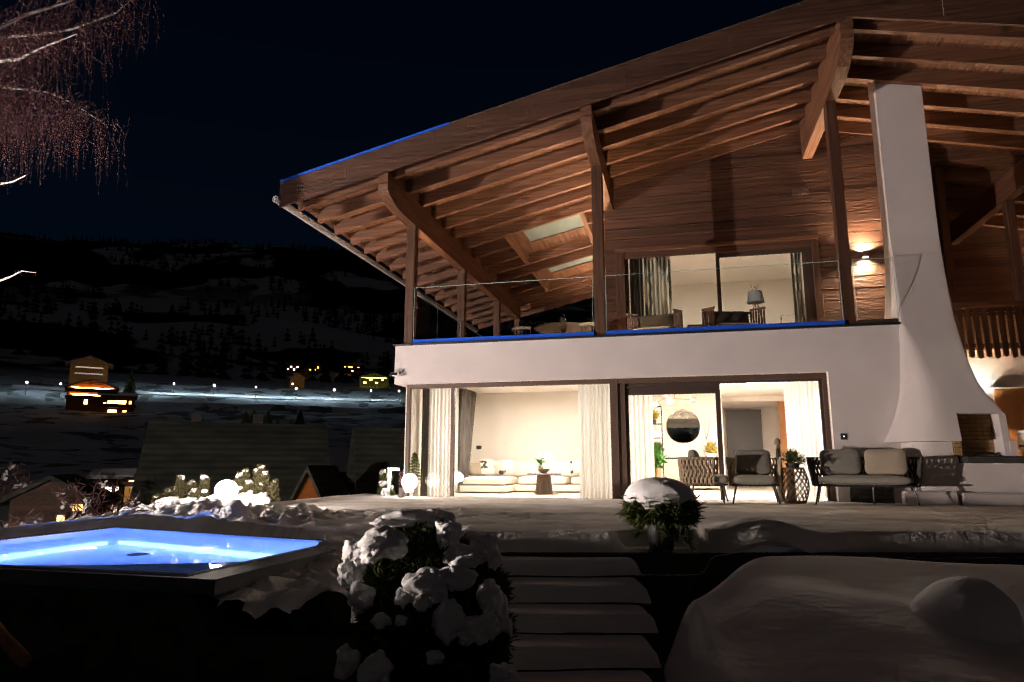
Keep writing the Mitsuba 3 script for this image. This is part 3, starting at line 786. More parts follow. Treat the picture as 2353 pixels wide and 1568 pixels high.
gr = solo('fire_grate', 'black iron fire grate standing in the outdoor fireplace', 'grate', cat([box(4.78, 5.10, -0.60, -0.40, 0.86, 0.87)] + [tube([(x, -0.6, 0.831), (x, -0.6, 0.885), (x + 0.28, -0.6, 0.885), (x + 0.28, -0.6, 0.831)], 0.008, 6) for x in (4.80,)] +
     [tube([(x, -0.4, 0.831), (x, -0.4, 0.885), (x + 0.28, -0.4, 0.885), (x + 0.28, -0.4, 0.831)], 0.008, 6) for x in (4.80,)]), 'black_metal')
t = thing('tabletop_grill', 'white patterned box on small feet on the shelf right of the fireplace', 'grill')
put(t, 'body', box(5.44, 5.95, -0.75, -0.40, 0.92, 1.20, 0.02), 'cushion_pattern')
for x in (5.5, 5.9):
    for y in (-0.7, -0.45):
        put(t, 'foot', lathe([(0.012, 0), (0.028, 0.03), (0.02, 0.09)], 12, (x, y, 0.83)), 'steel', True)
put(t, 'lid', box(5.44, 5.95, -0.75, -0.40, 1.202, 1.25, 0.015), 'lamp_white')
# low stone courses of the wall behind the loveseat
pl_ = put(H, 'stone_plinth', box(2.90, 3.60, -0.03, -0.002, -0.1, 0.34), 'mortar')
for r_ in range(4):
    x = 2.91 - 0.1 * (r_ % 2)
    while x < 3.58:
        a, b = max(x, 2.905), min(x + 0.19, 3.595)
        if b - a > 0.04:
            put(pl_, 'stone', box(a, b, -0.05 - R.uniform(0, 0.012), -0.031, 0.02 + 0.08 * r_, 0.085 + 0.08 * r_, 0.008), 'stone_rim')
        x += 0.2
# ------------------------------------------------------------------ lamps
WARM = np.array([1.0, 0.83, 0.73])


def globe_lamp(label, c, r, L, w):
    k = thing('globe_lamp', label, 'lamp', 'glowing globe lamps')
    put(k, 'globe', {'type': 'sphere', 'center': [float(x) for x in c], 'radius': r}, 'lamp_white', emit=WARM * L, weight=w)
    put(k, 'foot', lathe([(0.0, 0.0), (0.09, 0.0), (0.09, 0.05), (0.05, 0.07)], 20, (c[0], c[1], c[2] - r - 0.055)), 'lamp_white', 40)
    return k


globe_lamp('glowing white globe lamp on a snow mound between two snowy shrubs', GLOBE, 0.155, 120.0, 2.2)
globe_lamp('glowing white globe lamp in front of the left end of the sitting room window', (-5.30, -0.42, 0.36), 0.16, 9.0, 0.8)
k = globe_lamp('glowing globe lamp on a post on the slope left of the pool, outside the picture', (-15.0, -12.7, 0.0), 0.13, 7000.0, 3.0)
put(k, 'post', tube([(-15.0, -12.7, -5.0), (-15.0, -12.7, -0.14)], 0.05, 10), 'lamp_white', 40)
solo('bollard', 'short dark post in the snow beside the globe lamp at the window', 'post', box(-5.50, -5.40, -0.50, -0.40, -0.05, 0.24, 0.01), 'dark_frame')
k = thing('path_lamp', 'slim white post lamp with a glowing head beside a snowy bush', 'lamp')
put(k, 'post', box(-6.10, -6.04, 0.30, 0.36, 0.0, 0.60, 0.004), 'lamp_white')
put(k, 'head', box(-6.10, -5.86, 0.27, 0.39, 0.602, 0.635, 0.004), 'lamp_white')
put(k, 'diffuser', mv(rot(box(-5.99, -5.87, 0.28, 0.38, 0.575, 0.600), (0, 0, 1), 0)), 'lamp_white', emit=np.array([1.0, 0.9, 0.82]) * 60, weight=0.3)



def wall_lamp(label, x, y, z, nx, ny, L=5200.0, w=0.6):
    """Square tube open above and below, lamps recessed in the middle; (nx, ny): outward direction of its wall."""
    k = thing('wall_lamp', label, 'lamp', 'up and down wall lamps')
    cx, cy, h = x + nx * 0.12, y + ny * 0.12, 0.0575
    x0, x1, y0, y1 = cx - h, cx + h, cy - h, cy + h
    put(k, 'housing', cat([box(x0, x0 + 0.006, y0, y1, z - 0.065, z + 0.065), box(x1 - 0.006, x1, y0, y1, z - 0.065, z + 0.065), box(x0 + 0.006, x1 - 0.006, y0, y0 + 0.006, z - 0.065, z + 0.065), box(x0 + 0.006, x1 - 0.006, y1 - 0.006, y1, z - 0.065, z + 0.065), box(x0 + 0.006, x1 - 0.006, y0 + 0.006, y1 - 0.006, z - 0.002, z + 0.002)]), 'brown_frame')
    put(k, 'bracket', box(cx - h / 2 - nx * 0.088, cx + h / 2 - nx * 0.088, cy - h / 2 - ny * 0.088, cy + h / 2 - ny * 0.088, z - 0.03, z + 0.03), 'brown_frame')
    for s_, zz in ((1, z + 0.03), (-1, z - 0.03)):
        q = np.array([[x0 + 0.02, y0 + 0.02, zz], [x1 - 0.02, y0 + 0.02, zz], [x1 - 0.02, y1 - 0.02, zz], [x0 + 0.02, y1 - 0.02, zz]])
        put(k, 'bulb', trimesh.Trimesh(q, [[0, 1, 2], [0, 2, 3]] if s_ > 0 else [[0, 2, 1], [0, 3, 2]], process=False), 'lamp_white', emit=np.array([1.0, 0.72, 0.46]) * L, weight=w)


wall_lamp('small box lamp throwing light up and down on the timber wall beside the white chimney', 4.205, YW - 0.01, 5.33, 0, -1, 5200.0, 1.3)
wall_lamp('box lamp on the timber side wall above the round balcony table', -1.61, 5.2, 5.0, -1, 0, 3200.0, 0.9)
wall_lamp('added unseen box lamp on the back of the balcony post at the left of the upper window', -1.482, 0.312, 5.0, 0, 1, 3000.0, 0.8)  # added out of sight to brighten the undersides of the rafters
wall_lamp('added unseen box lamp on the back of the front left corner post of the balcony', -5.632, 0.312, 4.2, 0, 1, 2600.0, 0.6)  # another hidden lamp, added to light the roof from below
wall_lamp('box lamp near the front corner of the timber side wall', -1.61, 3.25, 5.0, -1, 0, 3200.0, 0.9)
wall_lamp('box lamp far back on the timber side wall of the left balcony', -1.61, 9.2, 5.0, -1, 0, 6000.0, 0.7)
wall_lamp('box lamp on the recessed timber wall of the right balcony', 10.9, 7.84, 5.4, 0, -1, 9000.0, 0.8)
wall_lamp('box lamp on the white wall behind the outdoor fireplace', 5.75, 2.23, 1.75, 0, -1, 5000.0, 0.8)


def ceiling_light(x0, x1, y0, y1, z, L, label, w=1.0, col=(1.0, 0.88, 0.76)):
    k = thing('ceiling_light', label, 'lamp')
    put(k, 'frame', cat([box(x0 - 0.03, x0, y0 - 0.03, y1 + 0.03, z - 0.05, z), box(x1, x1 + 0.03, y0 - 0.03, y1 + 0.03, z - 0.05, z), box(x0, x1, y0 - 0.03, y0, z - 0.05, z), box(x0, x1, y1, y1 + 0.03, z - 0.05, z)]), 'lamp_white')
    q = np.array([[x0, y0, z - 0.02], [x1, y0, z - 0.02], [x1, y1, z - 0.02], [x0, y1, z - 0.02]], float)
    put(k, 'diffuser', trimesh.Trimesh(q, [[0, 2, 1], [0, 3, 2]], process=False), 'lamp_white', emit=np.array(col) * L, weight=w)


ceiling_light(-4.3, -2.7, 2.1, 2.7, 2.652, 30.0, 'flat ceiling light panel in the sitting room', 1.5)
ceiling_light(-0.6, 0.6, 2.6, 3.4, 2.652, 31.0, 'flat ceiling light panel in the room with the round mirror', 1.2)
ceiling_light(1.6, 2.6, 2.4, 3.6, 2.652, 31.0, 'flat ceiling light panel in the hall', 1.2)
ceiling_light(0.2, 2.2, 3.2, 4.1, 6.148, 16.0, 'flat ceiling light panel in the upper room', 1.2)

# ------------------------------------------------------------------ garden furniture
def place(m, ang, x, y, z=0.05):
    m = rot(m, (0, 0, 1), ang)
    return mv(m, x, y, z)


def woven_seat(name, label, category, w, d, ang, x, y, group, rope, cush, n_back=1, pillow=None):
    """Lounge seat, front at -y: splayed legs, seat pad, woven rope shell from arm to arm, loose back cushions."""
    k = thing(name, label, category, group)
    add = lambda nm, m, mt, sm=False: put(k, nm, place(m, ang, x, y), mt, sm)
    hw, hd = w / 2, d / 2
    for sx in (-1, 1):
        for sy in (-1, 1):
            lx, ly = sx * (hw - 0.12), sy * (hd - 0.14)
            add('leg', tube([(lx + sx * 0.07, ly + sy * 0.06, -0.03), (lx, ly, 0.29)], [0.011, 0.017], 8), 'black_metal', 40)
    if w > 1.2:
        add('leg', tube([(0.12, -hd + 0.10, -0.03), (0.12, -hd + 0.14, 0.29)], [0.011, 0.017], 8), 'black_metal', 40)
    pts = [(-hw + 0.06, -hd + 0.08), (-hw + 0.06, hd - 0.22), (-hw + 0.22, hd - 0.06), (hw - 0.22, hd - 0.06), (hw - 0.06, hd - 0.22), (hw - 0.06, -hd + 0.08)]
    loop = np.array([(a, b, 0.30) for a, b in pts] + [(*pts[0], 0.30)])
    add('frame', cat([tube(loop[i:i + 2], 0.016, 6) for i in range(len(loop) - 1)]), 'black_metal', 40)
    # path of the shell in plan, arc-length parametrised
    P = [(-hw + 0.03, -hd + 0.24)]
    a_ = np.linspace(np.pi, np.pi / 2, 8)
    P += [(-hw + 0.03 + 0.2 + 0.2 * np.cos(q), hd - 0.2 + 0.2 * np.sin(q)) for q in a_]
    P += [(hw - 0.03 - 0.2 + 0.2 * np.cos(q), hd - 0.2 + 0.2 * np.sin(q)) for q in np.linspace(np.pi / 2, 0, 8)]
    P += [(hw - 0.03, -hd + 0.24)]
    P = np.array(P)
    L = np.concatenate([[0], np.cumsum(np.linalg.norm(np.diff(P, axis=0), axis=1))])

    def at(s_, z_, grow):
        s_ = np.clip(s_, 0, L[-1])
        q = np.c_[np.interp(s_, L, P[:, 0]), np.interp(s_, L, P[:, 1])]
        c = np.array([0, 0.0])
        f = (z_ - 0.30) / 0.48
        out = q * (1 + 0.09 * f[:, None]) + grow * q / (np.linalg.norm(q, axis=1, keepdims=True) + 1e-6)
        return np.c_[out, z_]

    top = at(np.linspace(0, L[-1], 60), np.full(60, 0.765), 0.0)
    add('top_rail', tube(top, 0.014, 8), rope, 40)
    for e in (0, L[-1]):
        zz = np.linspace(0.30, 0.765, 6)
        add('arm_post', tube(at(np.full(6, e), zz, 0.0), 0.014, 8), rope, 40)
    n = int(L[-1] / 0.066)
    for i in range(n):
        for sg in (-1, 1):
            zz = np.linspace(0.30, 0.765, 9)
            s0 = (i + 0.5) / n * L[-1]
            s_ = s0 + sg * 0.030 * np.sin((zz - 0.30) / 0.465 * np.pi * 3)
            c = at(s_, zz, 0.007 * sg)
            add('strap', tube(c, 0.021, 6, cap=False), rope, True)
    add('seat_cushion', mv(cushion(w - 0.10, d - 0.04, 0.17, 0.38), 0, -0.05, 0.395), cush, True)
    bw = (w - 0.22) / n_back
    for i in range(n_back):
        cx = -hw + 0.11 + bw * (i + 0.5)
        m = rot(cushion(bw + 0.02, 0.50, 0.20, 0.5), (1, 0, 0), 74)
        m = rot(m, (0, 0, 1), [4, -6][i % 2])
        add('back_cushion', mv(m, cx, hd - 0.23, 0.69), pillow[i] if pillow else cush, True)
    return k


woven_seat('armchair', 'woven rope armchair seen from its side, next to the snow capped planter', 'armchair', 0.80, 0.80, 82, 0.42, -0.80, 'woven garden seats', 'rope', 'fabric_grey')
woven_seat('armchair', 'woven rope armchair with dark grey cushions facing the garden before the glass door', 'armchair', 0.86, 0.80, -4, 1.23, -0.72, 'woven garden seats', 'rope', 'fabric_grey')
woven_seat('loveseat', 'dark woven two seat garden sofa with grey and beige cushions at the white wall', 'sofa', 1.62, 0.80, -13, 2.98, -0.72, None, 'rope_dark', 'fabric_grey', 2, ['fabric_grey', 'fabric_taupe'])
fg = thing('carved_figure', 'tall slim carved wooden figure with a round head behind the cane lantern', 'figure', 'carved figures')
put(fg, 'body', lathe([(0.07, 0.0), (0.06, 0.35), (0.05, 0.75), (0.035, 0.95), (0.03, 1.0)], 16, (1.72, -0.15, 0.05)), 'carved_wood', True)
put(fg, 'head', ell((1.72, -0.15, 1.10), (0.055, 0.055, 0.075)), 'carved_wood', True)
fg = thing('carved_figure', 'shorter carved wooden figure with a round head behind the cane lantern', 'figure', 'carved figures')
put(fg, 'body', lathe([(0.08, 0.0), (0.07, 0.3), (0.06, 0.6), (0.04, 0.74), (0.03, 0.78)], 16, (1.90, -0.18, 0.05)), 'carved_wood', True)
put(fg, 'head', ell((1.90, -0.18, 0.87), (0.055, 0.055, 0.07)), 'carved_wood', True)

k = thing('cane_lantern', 'round cane lattice lantern between the armchair and the loveseat', 'lantern')
bc = np.array([1.86, -0.78, 0.06])
rad = lambda f: 0.155 + 0.085 * np.sin(np.pi * np.clip(f * 0.92 + 0.04, 0, 1))
for sg in (-1, 1):
    for i in range(16):
        f = np.linspace(0, 1, 15)
        a_ = i / 16 * 2 * np.pi + sg * f * 1.9
        put(k, 'cane', tube(np.c_[bc[0] + rad(f) * np.cos(a_), bc[1] + rad(f) * np.sin(a_), bc[2] + 0.58 * f], 0.0075, 5, cap=False), 'rattan', True)
for f in (0.0, 0.03, 0.97, 1.0):
    a_ = np.linspace(0, 2 * np.pi, 33)
    r_ = rad(f) + 0.004
    put(k, 'hoop', tube(np.c_[bc[0] + r_ * np.cos(a_), bc[1] + r_ * np.sin(a_), np.full(33, bc[2] + 0.58 * f)], 0.010, 6, cap=False), 'rattan', True)
pp = thing('potted_pine', 'small spiky pine sprig in a dark pot set on the cane lantern', 'plant')
put(pp, 'pot', lathe([(0, 0), (0.10, 0), (0.12, 0.08), (0.0, 0.08)], 18, bc + [0, 0, 0.585]), 'pot_dark', 40)
a_ = R.uniform(0, 2 * np.pi, 60)
el_ = R.uniform(0.1, 1.4, 60)
dv = np.c_[np.cos(a_) * np.cos(el_), np.sin(a_) * np.cos(el_), np.sin(el_)]
put(pp, 'foliage', leaves(bc + [0, 0, 0.66] + dv * R.uniform(0.02, 0.19, (60, 1)), dv, 0.09, 14, 0.015, R, 0.06), 'needle')

# ------------------------------------------------------------------ snow laden plants
def lump_mesh(rw, depth, rh, seed):
    m = ell((0, 0, 0), (1, 1, 1), 0.9, nu=34, nv=20)
    v = np.array(m.vertices)
    v = v * (1 + 0.55 * (meshkit.fbm(v * 1.3 + 31.7 * seed + 50, 2, seed)[:, None] * 2 - 1) + 0.22 * (meshkit.fbm(v * 4.2 + 11.3 * seed + 90, 3, seed + 7)[:, None] * 2 - 1))
    rag = 0.55 + 0.5 * meshkit.fbm(np.c_[v[:, :2] * 2.6 + 7 * seed + 40, 0 * v[:, :1]], 2, seed)
    v[:, 2] = np.where(v[:, 2] < 0, v[:, 2] * rag, v[:, 2] * 0.85)
    return v * [rw, depth, rh], m.faces


def snow_blob(s, t, z, rw, rh, depth, seed):
    """A clump of snow with two or three smaller lumps sagging from it."""
    rg_ = np.random.default_rng(900 + seed)
    ms = []
    for i in range(3 if rw > 0.04 else 1):
        v, f = lump_mesh(rw * (1, 0.55, 0.45)[i], depth * (1, 0.6, 0.5)[i], rh * (1, 0.6, 0.5)[i], seed * 3 + i)
        o = np.array([0, 0, 0]) if i == 0 else np.array([rg_.uniform(-0.8, 0.8) * rw, -0.35 * depth, -rg_.uniform(0.2, 0.8) * rh])
        ms.append(turned(v + o, f, st(s, t, z)))
    return cat(ms)


k = thing('snowy_shrub', 'large dark evergreen shrub heaped with clumps of snow beside the stair', 'shrub')
CL = [(-0.640, 4.50, 0.357, 0.146, 0.052), (-0.389, 4.35, 0.286, 0.064, 0.073), (-0.757, 4.20, 0.247, 0.101, 0.075), (-0.941, 4.35, 0.127, 0.077, 0.105), (-0.266, 4.20, 0.168, 0.105, 0.061), (-0.165, 4.35, 0.183, 0.068, 0.073), (-0.486, 4.00, 0.026, 0.088, 0.092),
      (-0.312, 4.05, 0.065, 0.085, 0.059), (-0.138, 4.15, -0.051, 0.052, 0.091), (-0.080, 4.25, -0.159, 0.047, 0.089), (-0.030, 4.30, -0.239, 0.027, 0.049), (-0.341, 3.95, -0.139, 0.066, 0.091), (-0.218, 3.95, -0.188, 0.058, 0.062), (-0.134, 4.05, -0.192, 0.053, 0.064),
      (-0.875, 4.20, -0.061, 0.061, 0.075), (-0.614, 4.00, -0.043, 0.033, 0.025), (-0.603, 3.95, -0.139, 0.025, 0.029), (-0.918, 4.10, -0.388, 0.051, 0.069), (-0.734, 3.95, -0.384, 0.074, 0.066), (-0.051, 3.95, -0.406, 0.062, 0.045), (-0.720, 4.00, -0.143, 0.042, 0.033), (-0.408, 3.90, -0.312, 0.037, 0.029), (-0.602, 4.00, -0.028, 0.029, 0.046),
      (-0.50, 4.75, 0.33, 0.10, 0.06), (-0.75, 4.72, 0.20, 0.12, 0.09), (-0.30, 4.75, 0.17, 0.12, 0.08)]
for i, (s, t, z, rw, rh) in enumerate(CL):
    put(k, 'snow_clump', snow_blob(s, t - 0.03, z + 0.01, rw * 1.18, rh * 1.22, min(0.14, 1.0 * max(rw, rh)), i), 'snow', True)
core = []
for (s, t, z, rs, rt, rz) in ((-0.52, 4.5, -0.50, 0.42, 0.40, 0.60), (-0.57, 4.5, 0.06, 0.28, 0.28, 0.22), (-0.30, 4.5, -0.12, 0.2, 0.28, 0.25), (-0.75, 4.5, -0.06, 0.17, 0.28, 0.28)):
    m = ell((0, 0, 0), (rs, rt, rz), 1.0, nu=40, nv=24, wob=0.3, seed=3, freq=3)
    v = np.array(m.vertices)
    c = st(s, t, z)
    core.append(turned(v, m.faces, c))
put(k, 'inner_branches', cat(core), 'forest', True)
pts, ds = [], []
for m in core:
    p_, fi = trimesh.sample.sample_surface(m, 2600, seed=5)
    pts.append(p_ - m.face_normals[fi] * 0.01)
    ds.append(m.face_normals[fi] * 0.8 + [0, 0, 0.35])
pts, ds = np.vstack(pts), np.vstack(ds)
put(k, 'foliage', leaves(pts, ds, 0.055, 11, 0.024, R, 0.10), 'needle')

# the planter on the terrace edge
k = thing('planter', 'dark round planter holding an evergreen shrub under a dome of blue tinged snow', 'planter')
pc = st(1.475, 6.98, -0.125)
put(k, 'pot', lathe([(0.0, 0.0), (0.115, 0.0), (0.14, 0.27), (0.15, 0.275), (0.15, 0.30), (0.125, 0.30), (0.12, 0.26), (0.0, 0.26)], 28, pc), 'pot_dark', 40)
a_ = R.uniform(0, 2 * np.pi, 900)
el_ = R.uniform(-0.25, 1.1, 900)
dv = np.c_[np.cos(a_) * np.cos(el_), np.sin(a_) * np.cos(el_), np.sin(el_)]
rr_ = R.uniform(0.12, 1.0, (900, 1)) ** 0.5
pos = pc + [0, 0, 0.36] + dv * rr_ * [0.33, 0.33, 0.26]
droop = dv - [0, 0, 0.45]
put(k, 'foliage', leaves(pos, droop, 0.085, 18, 0.02, R, 0.08), 'needle')
hang = []
for a0, l in ((-0.9, 0.16), (-1.5, 0.24), (-1.35, 0.2), (0.1, 0.2), (-0.1, 0.26), (2.9, 0.15)):
    base_ = pc + [0.17 * math.cos(a0), 0.17 * math.sin(a0), 0.32]
    f = np.linspace(0, 1, 14)[:, None]
    hang.append(base_ + f * np.array([[0.5 * l * math.cos(a0), 0.5 * l * math.sin(a0), -l]]))
hang = np.vstack(hang)
put(k, 'hanging_sprig', leaves(hang, np.tile([[0, 0, -1.0]], (len(hang), 1)) + R.normal(0, 0.4, hang.shape), 0.06, 16, 0.012, R, 0.08), 'needle')
dome = ell((0, 0, 0), (0.345, 0.33, 0.205), 0.92, nu=72, nv=40, wob=0.10, seed=4, freq=1.6)
v = np.array(dome.vertices)
a_ = np.arctan2(v[:, 1], v[:, 0])
v[:, 2] = np.where(v[:, 2] < 0, v[:, 2] * (0.45 + 0.30 * np.sin(3 * a_ + 0.6) + 0.28 * np.sin(7 * a_ + 2)), v[:, 2])
put(k, 'snow', trimesh.Trimesh(v + pc + [0.0, 0, 0.495], dome.faces, process=False), 'snow', True)


def sprig_shrub(name, label, items, fol='needle_olive', base_snow=True):
    """Young conifers: upright sprigs, each tipped with snow; items: (s, t, z_base, height, r)."""
    k = thing(name, label, 'shrub')
    P_, D_ = [], []
    for i, (s, t, z0, h, r) in enumerate(items):
        f = R.uniform(0, 1, 90) ** 0.8
        a_ = R.uniform(0, 2 * np.pi, 90)
        rr = r * (1 - 0.55 * f) * R.uniform(0.3, 1, 90)
        c = st(s, t, z0)
        P_.append(c + np.c_[rr * np.cos(a_), rr * np.sin(a_), f * h])
        D_.append(np.c_[0.5 * np.cos(a_), 0.5 * np.sin(a_), np.full(90, 0.8)])
        put(k, 'snow_tip', snow_blob(s, t, z0 + h, r * 0.62, r * 0.55, r * 0.6, i + 60), 'snow', True)
        if i % 2 == 0:
            put(k, 'snow_tip', snow_blob(s + r * 0.5, t - r * 0.7, z0 + h * 0.5, r * 0.5, r * 0.4, r * 0.4, i + 90), 'snow', True)
    put(k, 'foliage', leaves(np.vstack(P_), np.vstack(D_), 0.05, 14, 0.012, R, 0.14), fol)
    if base_snow:
        s, t, z0 = np.mean([q[:3] for q in items], 0)
        w = max(q[0] for q in items) - min(q[0] for q in items)
        put(k, 'snow_base', cat([snow_blob(s - 0.22 * w, t - 0.12, z0 + 0.03, 0.24 * w, 0.10, 0.16, 5), snow_blob(s + 0.2 * w, t - 0.1, z0 + 0.03, 0.22 * w, 0.11, 0.16, 6)]), 'snow', True)
    return k


sprig_shrub('small_snowy_shrub', 'snow tipped young conifers left of the glowing globe lamp',
            [(-5.55, 10.95, 0.08, 0.12, 0.07), (-5.40, 11.0, 0.08, 0.22, 0.07), (-5.28, 11.0, 0.08, 0.25, 0.065), (-5.20, 10.95, 0.08, 0.42, 0.075), (-5.06, 11.0, 0.08, 0.34, 0.08), (-4.95, 10.9, 0.08, 0.22, 0.075), (-4.86, 11.0, 0.08, 0.42, 0.085), (-4.92, 10.95, 0.08, 0.10, 0.09)])
sprig_shrub('small_snowy_shrub', 'snow tipped young conifers right of the glowing globe lamp',
            [(-4.34, 11.1, 0.14, 0.40, 0.075), (-4.27, 11.15, 0.14, 0.46, 0.07), (-4.18, 11.1, 0.14, 0.28, 0.08), (-4.10, 11.2, 0.14, 0.46, 0.075), (-4.02, 11.15, 0.14, 0.52, 0.07), (-3.93, 11.1, 0.14, 0.42, 0.08), (-3.86, 11.15, 0.14, 0.20, 0.06), (-3.78, 11.1, 0.14, 0.28, 0.06)])
sprig_shrub('small_snowy_shrub', 'little snow covered conifer at the left corner of the house',
            [(-2.78, 15.0, 0.05, 0.50, 0.10), (-2.66, 15.05, 0.05, 0.40, 0.10), (-2.74, 14.9, 0.05, 0.24, 0.13), (-2.62, 14.95, 0.05, 0.15, 0.12)], 'needle')
sprig_shrub('small_snowy_shrub', 'bare snowy twigs behind the slim path lamp',
            [(-2.42, 15.3, 0.05, 0.46, 0.06), (-2.32, 15.35, 0.05, 0.54, 0.06), (-2.24, 15.3, 0.05, 0.42, 0.06), (-2.18, 15.3, 0.05, 0.5, 0.05)], 'twig_red', False)
k = thing('small_conifer', 'slim green conifer behind the globe lamp at the window corner', 'shrub')
P_, D_ = [], []
for lv in range(9):
    for a0 in np.arange(0, 6.28, 0.9):
        f = np.linspace(0.1, 1, 8)[:, None]
        r_ = 0.17 * (1 - lv / 9.5)
        P_.append(np.array([[-5.38, 0.02, 0.42 + 0.062 * lv]]) + f * np.array([[r_ * math.cos(a0 + lv), r_ * math.sin(a0 + lv), -0.03]]))
        D_.append(np.tile([[math.cos(a0 + lv), math.sin(a0 + lv), 0.1]], (8, 1)))
put(k, 'foliage', leaves(np.vstack(P_), np.vstack(D_), 0.035, 9, 0.008, R, 0.12), 'needle')
put(k, 'trunk', tube([(-5.38, 0.02, -0.05), (-5.38, 0.02, 0.97)], [0.015, 0.004], 6), 'bark')

# snow boulder at the lower right
k = thing('snowed_boulder', 'rounded boulder under a smooth cap of snow at the lower right', 'boulder')
m = ell((0, 0, 0), (0.36, 0.34, 0.42), 0.95, nu=70, nv=44, wob=0.07, seed=9, freq=1.1)
c = st(3.12, 5.05, -0.50)
v = np.array(m.vertices)
v[:, 0] += 0.09 * (v[:, 2] / 0.36)
put(k, 'snow_cap', turned(v, m.faces, c), 'snow', True)
m = ell((0, 0, 0), (0.46, 0.30, 0.30), 0.9, nu=50, nv=30, wob=0.25, seed=12, freq=2)
c = st(3.25, 4.68, -0.80)
v = np.array(m.vertices)
put(k, 'rock', turned(v, m.faces, c), 'dark_stone', True)

# ------------------------------------------------------------------ small fittings
k = thing('security_camera', 'small purple grey security camera at the left corner of the white parapet', 'camera')
put(k, 'bracket', cat([box(-5.80, -5.68, -0.06, -0.002, 2.64, 2.70, 0.006), tube([(-5.72, -0.05, 2.66), (-5.80, -0.16, 2.60)], 0.012, 8)]), 'steel')
put(k, 'body', rot(box(-5.90, -5.74, -0.22, -0.13, 2.53, 2.61, 0.015), (0, 0, 1), 25, (-5.82, -0.17, 2.57)), 'steel')
put(k, 'lens', ell((-5.87, -0.235, 2.55), (0.03, 0.03, 0.03)), 'pot_dark', True)
k = thing('wall_switch', 'small black switch with a green light on the white wall', 'switch')
put(k, 'plate', box(2.82, 2.925, -0.018, -0.001, 1.14, 1.25, 0.004), 'pot_dark')
put(k, 'light', box(2.862, 2.886, -0.024, -0.0185, 1.185, 1.21), 'lamp_white', emit=(0.02, 0.55, 0.25), weight=0.01)
solo('wall_switch', 'black switch plate on the beige sitting room wall', 'switch', box(-5.48, -5.34, 4.83, 4.848, 1.11, 1.21, 0.004), 'pot_dark')

# ------------------------------------------------------------------ sitting room
def curtain(label, x0, x1, y, z0, z1, folds, amp, m, x0b=None, x1b=None, along='x', group=None):
    """A hanging cloth in folds; x0b, x1b: where its edges are at the hem."""
    nu, nv = folds * 10, 14
    u, w = np.linspace(0, 1, nu), np.linspace(0, 1, nv)
    U_, W_ = np.meshgrid(u, w, indexing='ij')
    xb0, xb1 = x0 if x0b is None else x0b, x1 if x1b is None else x1b
    X = (x0 + U_ * (x1 - x0)) * W_ + (xb0 + U_ * (xb1 - xb0)) * (1 - W_)
    ph = R.uniform(0, 6)
    off = amp * (np.sin(U_ * folds * 2 * np.pi + ph + 0.4 * np.sin(W_ * 3)) + 0.45 * np.sin(U_ * folds * 0.63 * 2 * np.pi + 1.3 + ph)) * (0.75 + 0.35 * (1 - W_))
    Z = z0 + W_ * (z1 - z0)
    P_ = np.stack([X, y + off, Z], -1) if along == 'x' else np.stack([y + off, X, Z], -1)
    i, j = np.meshgrid(np.arange(nu - 1), np.arange(nv - 1), indexing='ij')
    q = np.stack([i * nv + j, (i + 1) * nv + j, (i + 1) * nv + j + 1, i * nv + j + 1], -1).reshape(-1, 4)
    return solo('curtain', label, 'curtain', trimesh.Trimesh(P_.reshape(-1, 3), np.vstack([q[:, [0, 1, 2]], q[:, [0, 2, 3]]]), process=False), m, True, group)


curtain('sheer white curtain gathered at the left of the sitting room window', -5.30, -4.68, 0.62, 0.02, 2.64, 7, 0.028, 'sheer')
curtain('dark grey curtain strip behind the sheer one at the left window corner', -5.56, -5.38, 0.85, 0.02, 2.64, 3, 0.03, 'curtain_grey')
curtain('white curtain on the left side wall of the sitting room', 2.3, 3.2, -5.50, 0.02, 2.64, 7, 0.04, 'sheer', along='y')
curtain('tied back dark grey curtain on the left side wall behind the sofa', 3.4, 4.5, -5.42, 0.30, 2.64, 8, 0.07, 'curtain_grey', 3.2, 3.7, along='y')
curtain('sheer white curtain gathered at the right of the sitting room window', -2.02, -1.36, 0.62, 0.02, 2.64, 8, 0.03, 'sheer')
curtain('cream curtain at the left of the sliding door', -1.02, -0.52, 0.75, 0.02, 2.64, 5, 0.028, 'sheer')
curtain('cream curtain at the right of the sliding door', 2.02, 2.58, 0.75, 0.02, 2.64, 7, 0.028, 'sheer')
curtain('dark patterned curtain at the left edge of the upper window', -1.04, -0.72, YW + 0.36, 3.09, 6.1, 4, 0.04, 'curtain_grey')
curtain('light patterned curtain at the left of the upper window', -0.70, -0.05, YW + 0.40, 3.09, 6.1, 7, 0.045, 'curtain_pattern')
curtain('light patterned curtain at the right of the upper window', 2.72, 3.25, YW + 0.40, 3.09, 6.1, 6, 0.045, 'curtain_pattern')

k = thing('corner_sofa', 'low cream corner sofa along the back wall of the sitting room', 'sofa')
for x0, x1, y0, y1 in ((-5.35, -4.15, 2.95, 4.75), (-4.13, -1.4, 3.75, 4.75)):
    put(k, 'base', box(x0, x1, y0, y1, 0.03, 0.18, 0.02), 'sofa_cloth')
for x0, x1, y0, y1 in ((-5.35, -4.15, 2.95, 4.45), (-4.13, -2.77, 3.75, 4.45), (-2.75, -1.4, 3.75, 4.45)):
    put(k, 'seat_cushion', mv(cushion(x1 - x0, y1 - y0, 0.24, 0.25), 0.5 * (x0 + x1), 0.5 * (y0 + y1), 0.29), 'sofa_cloth', True)
for x0, x1 in ((-5.3, -4.6), (-4.58, -3.62), (-3.6, -2.6), (-2.58, -1.42)):
    put(k, 'back_cushion', mv(rot(cushion(x1 - x0, 0.46, 0.26, 0.3), (1, 0, 0), 80), 0.5 * (x0 + x1), 4.58, 0.57), 'sofa_cloth', True)


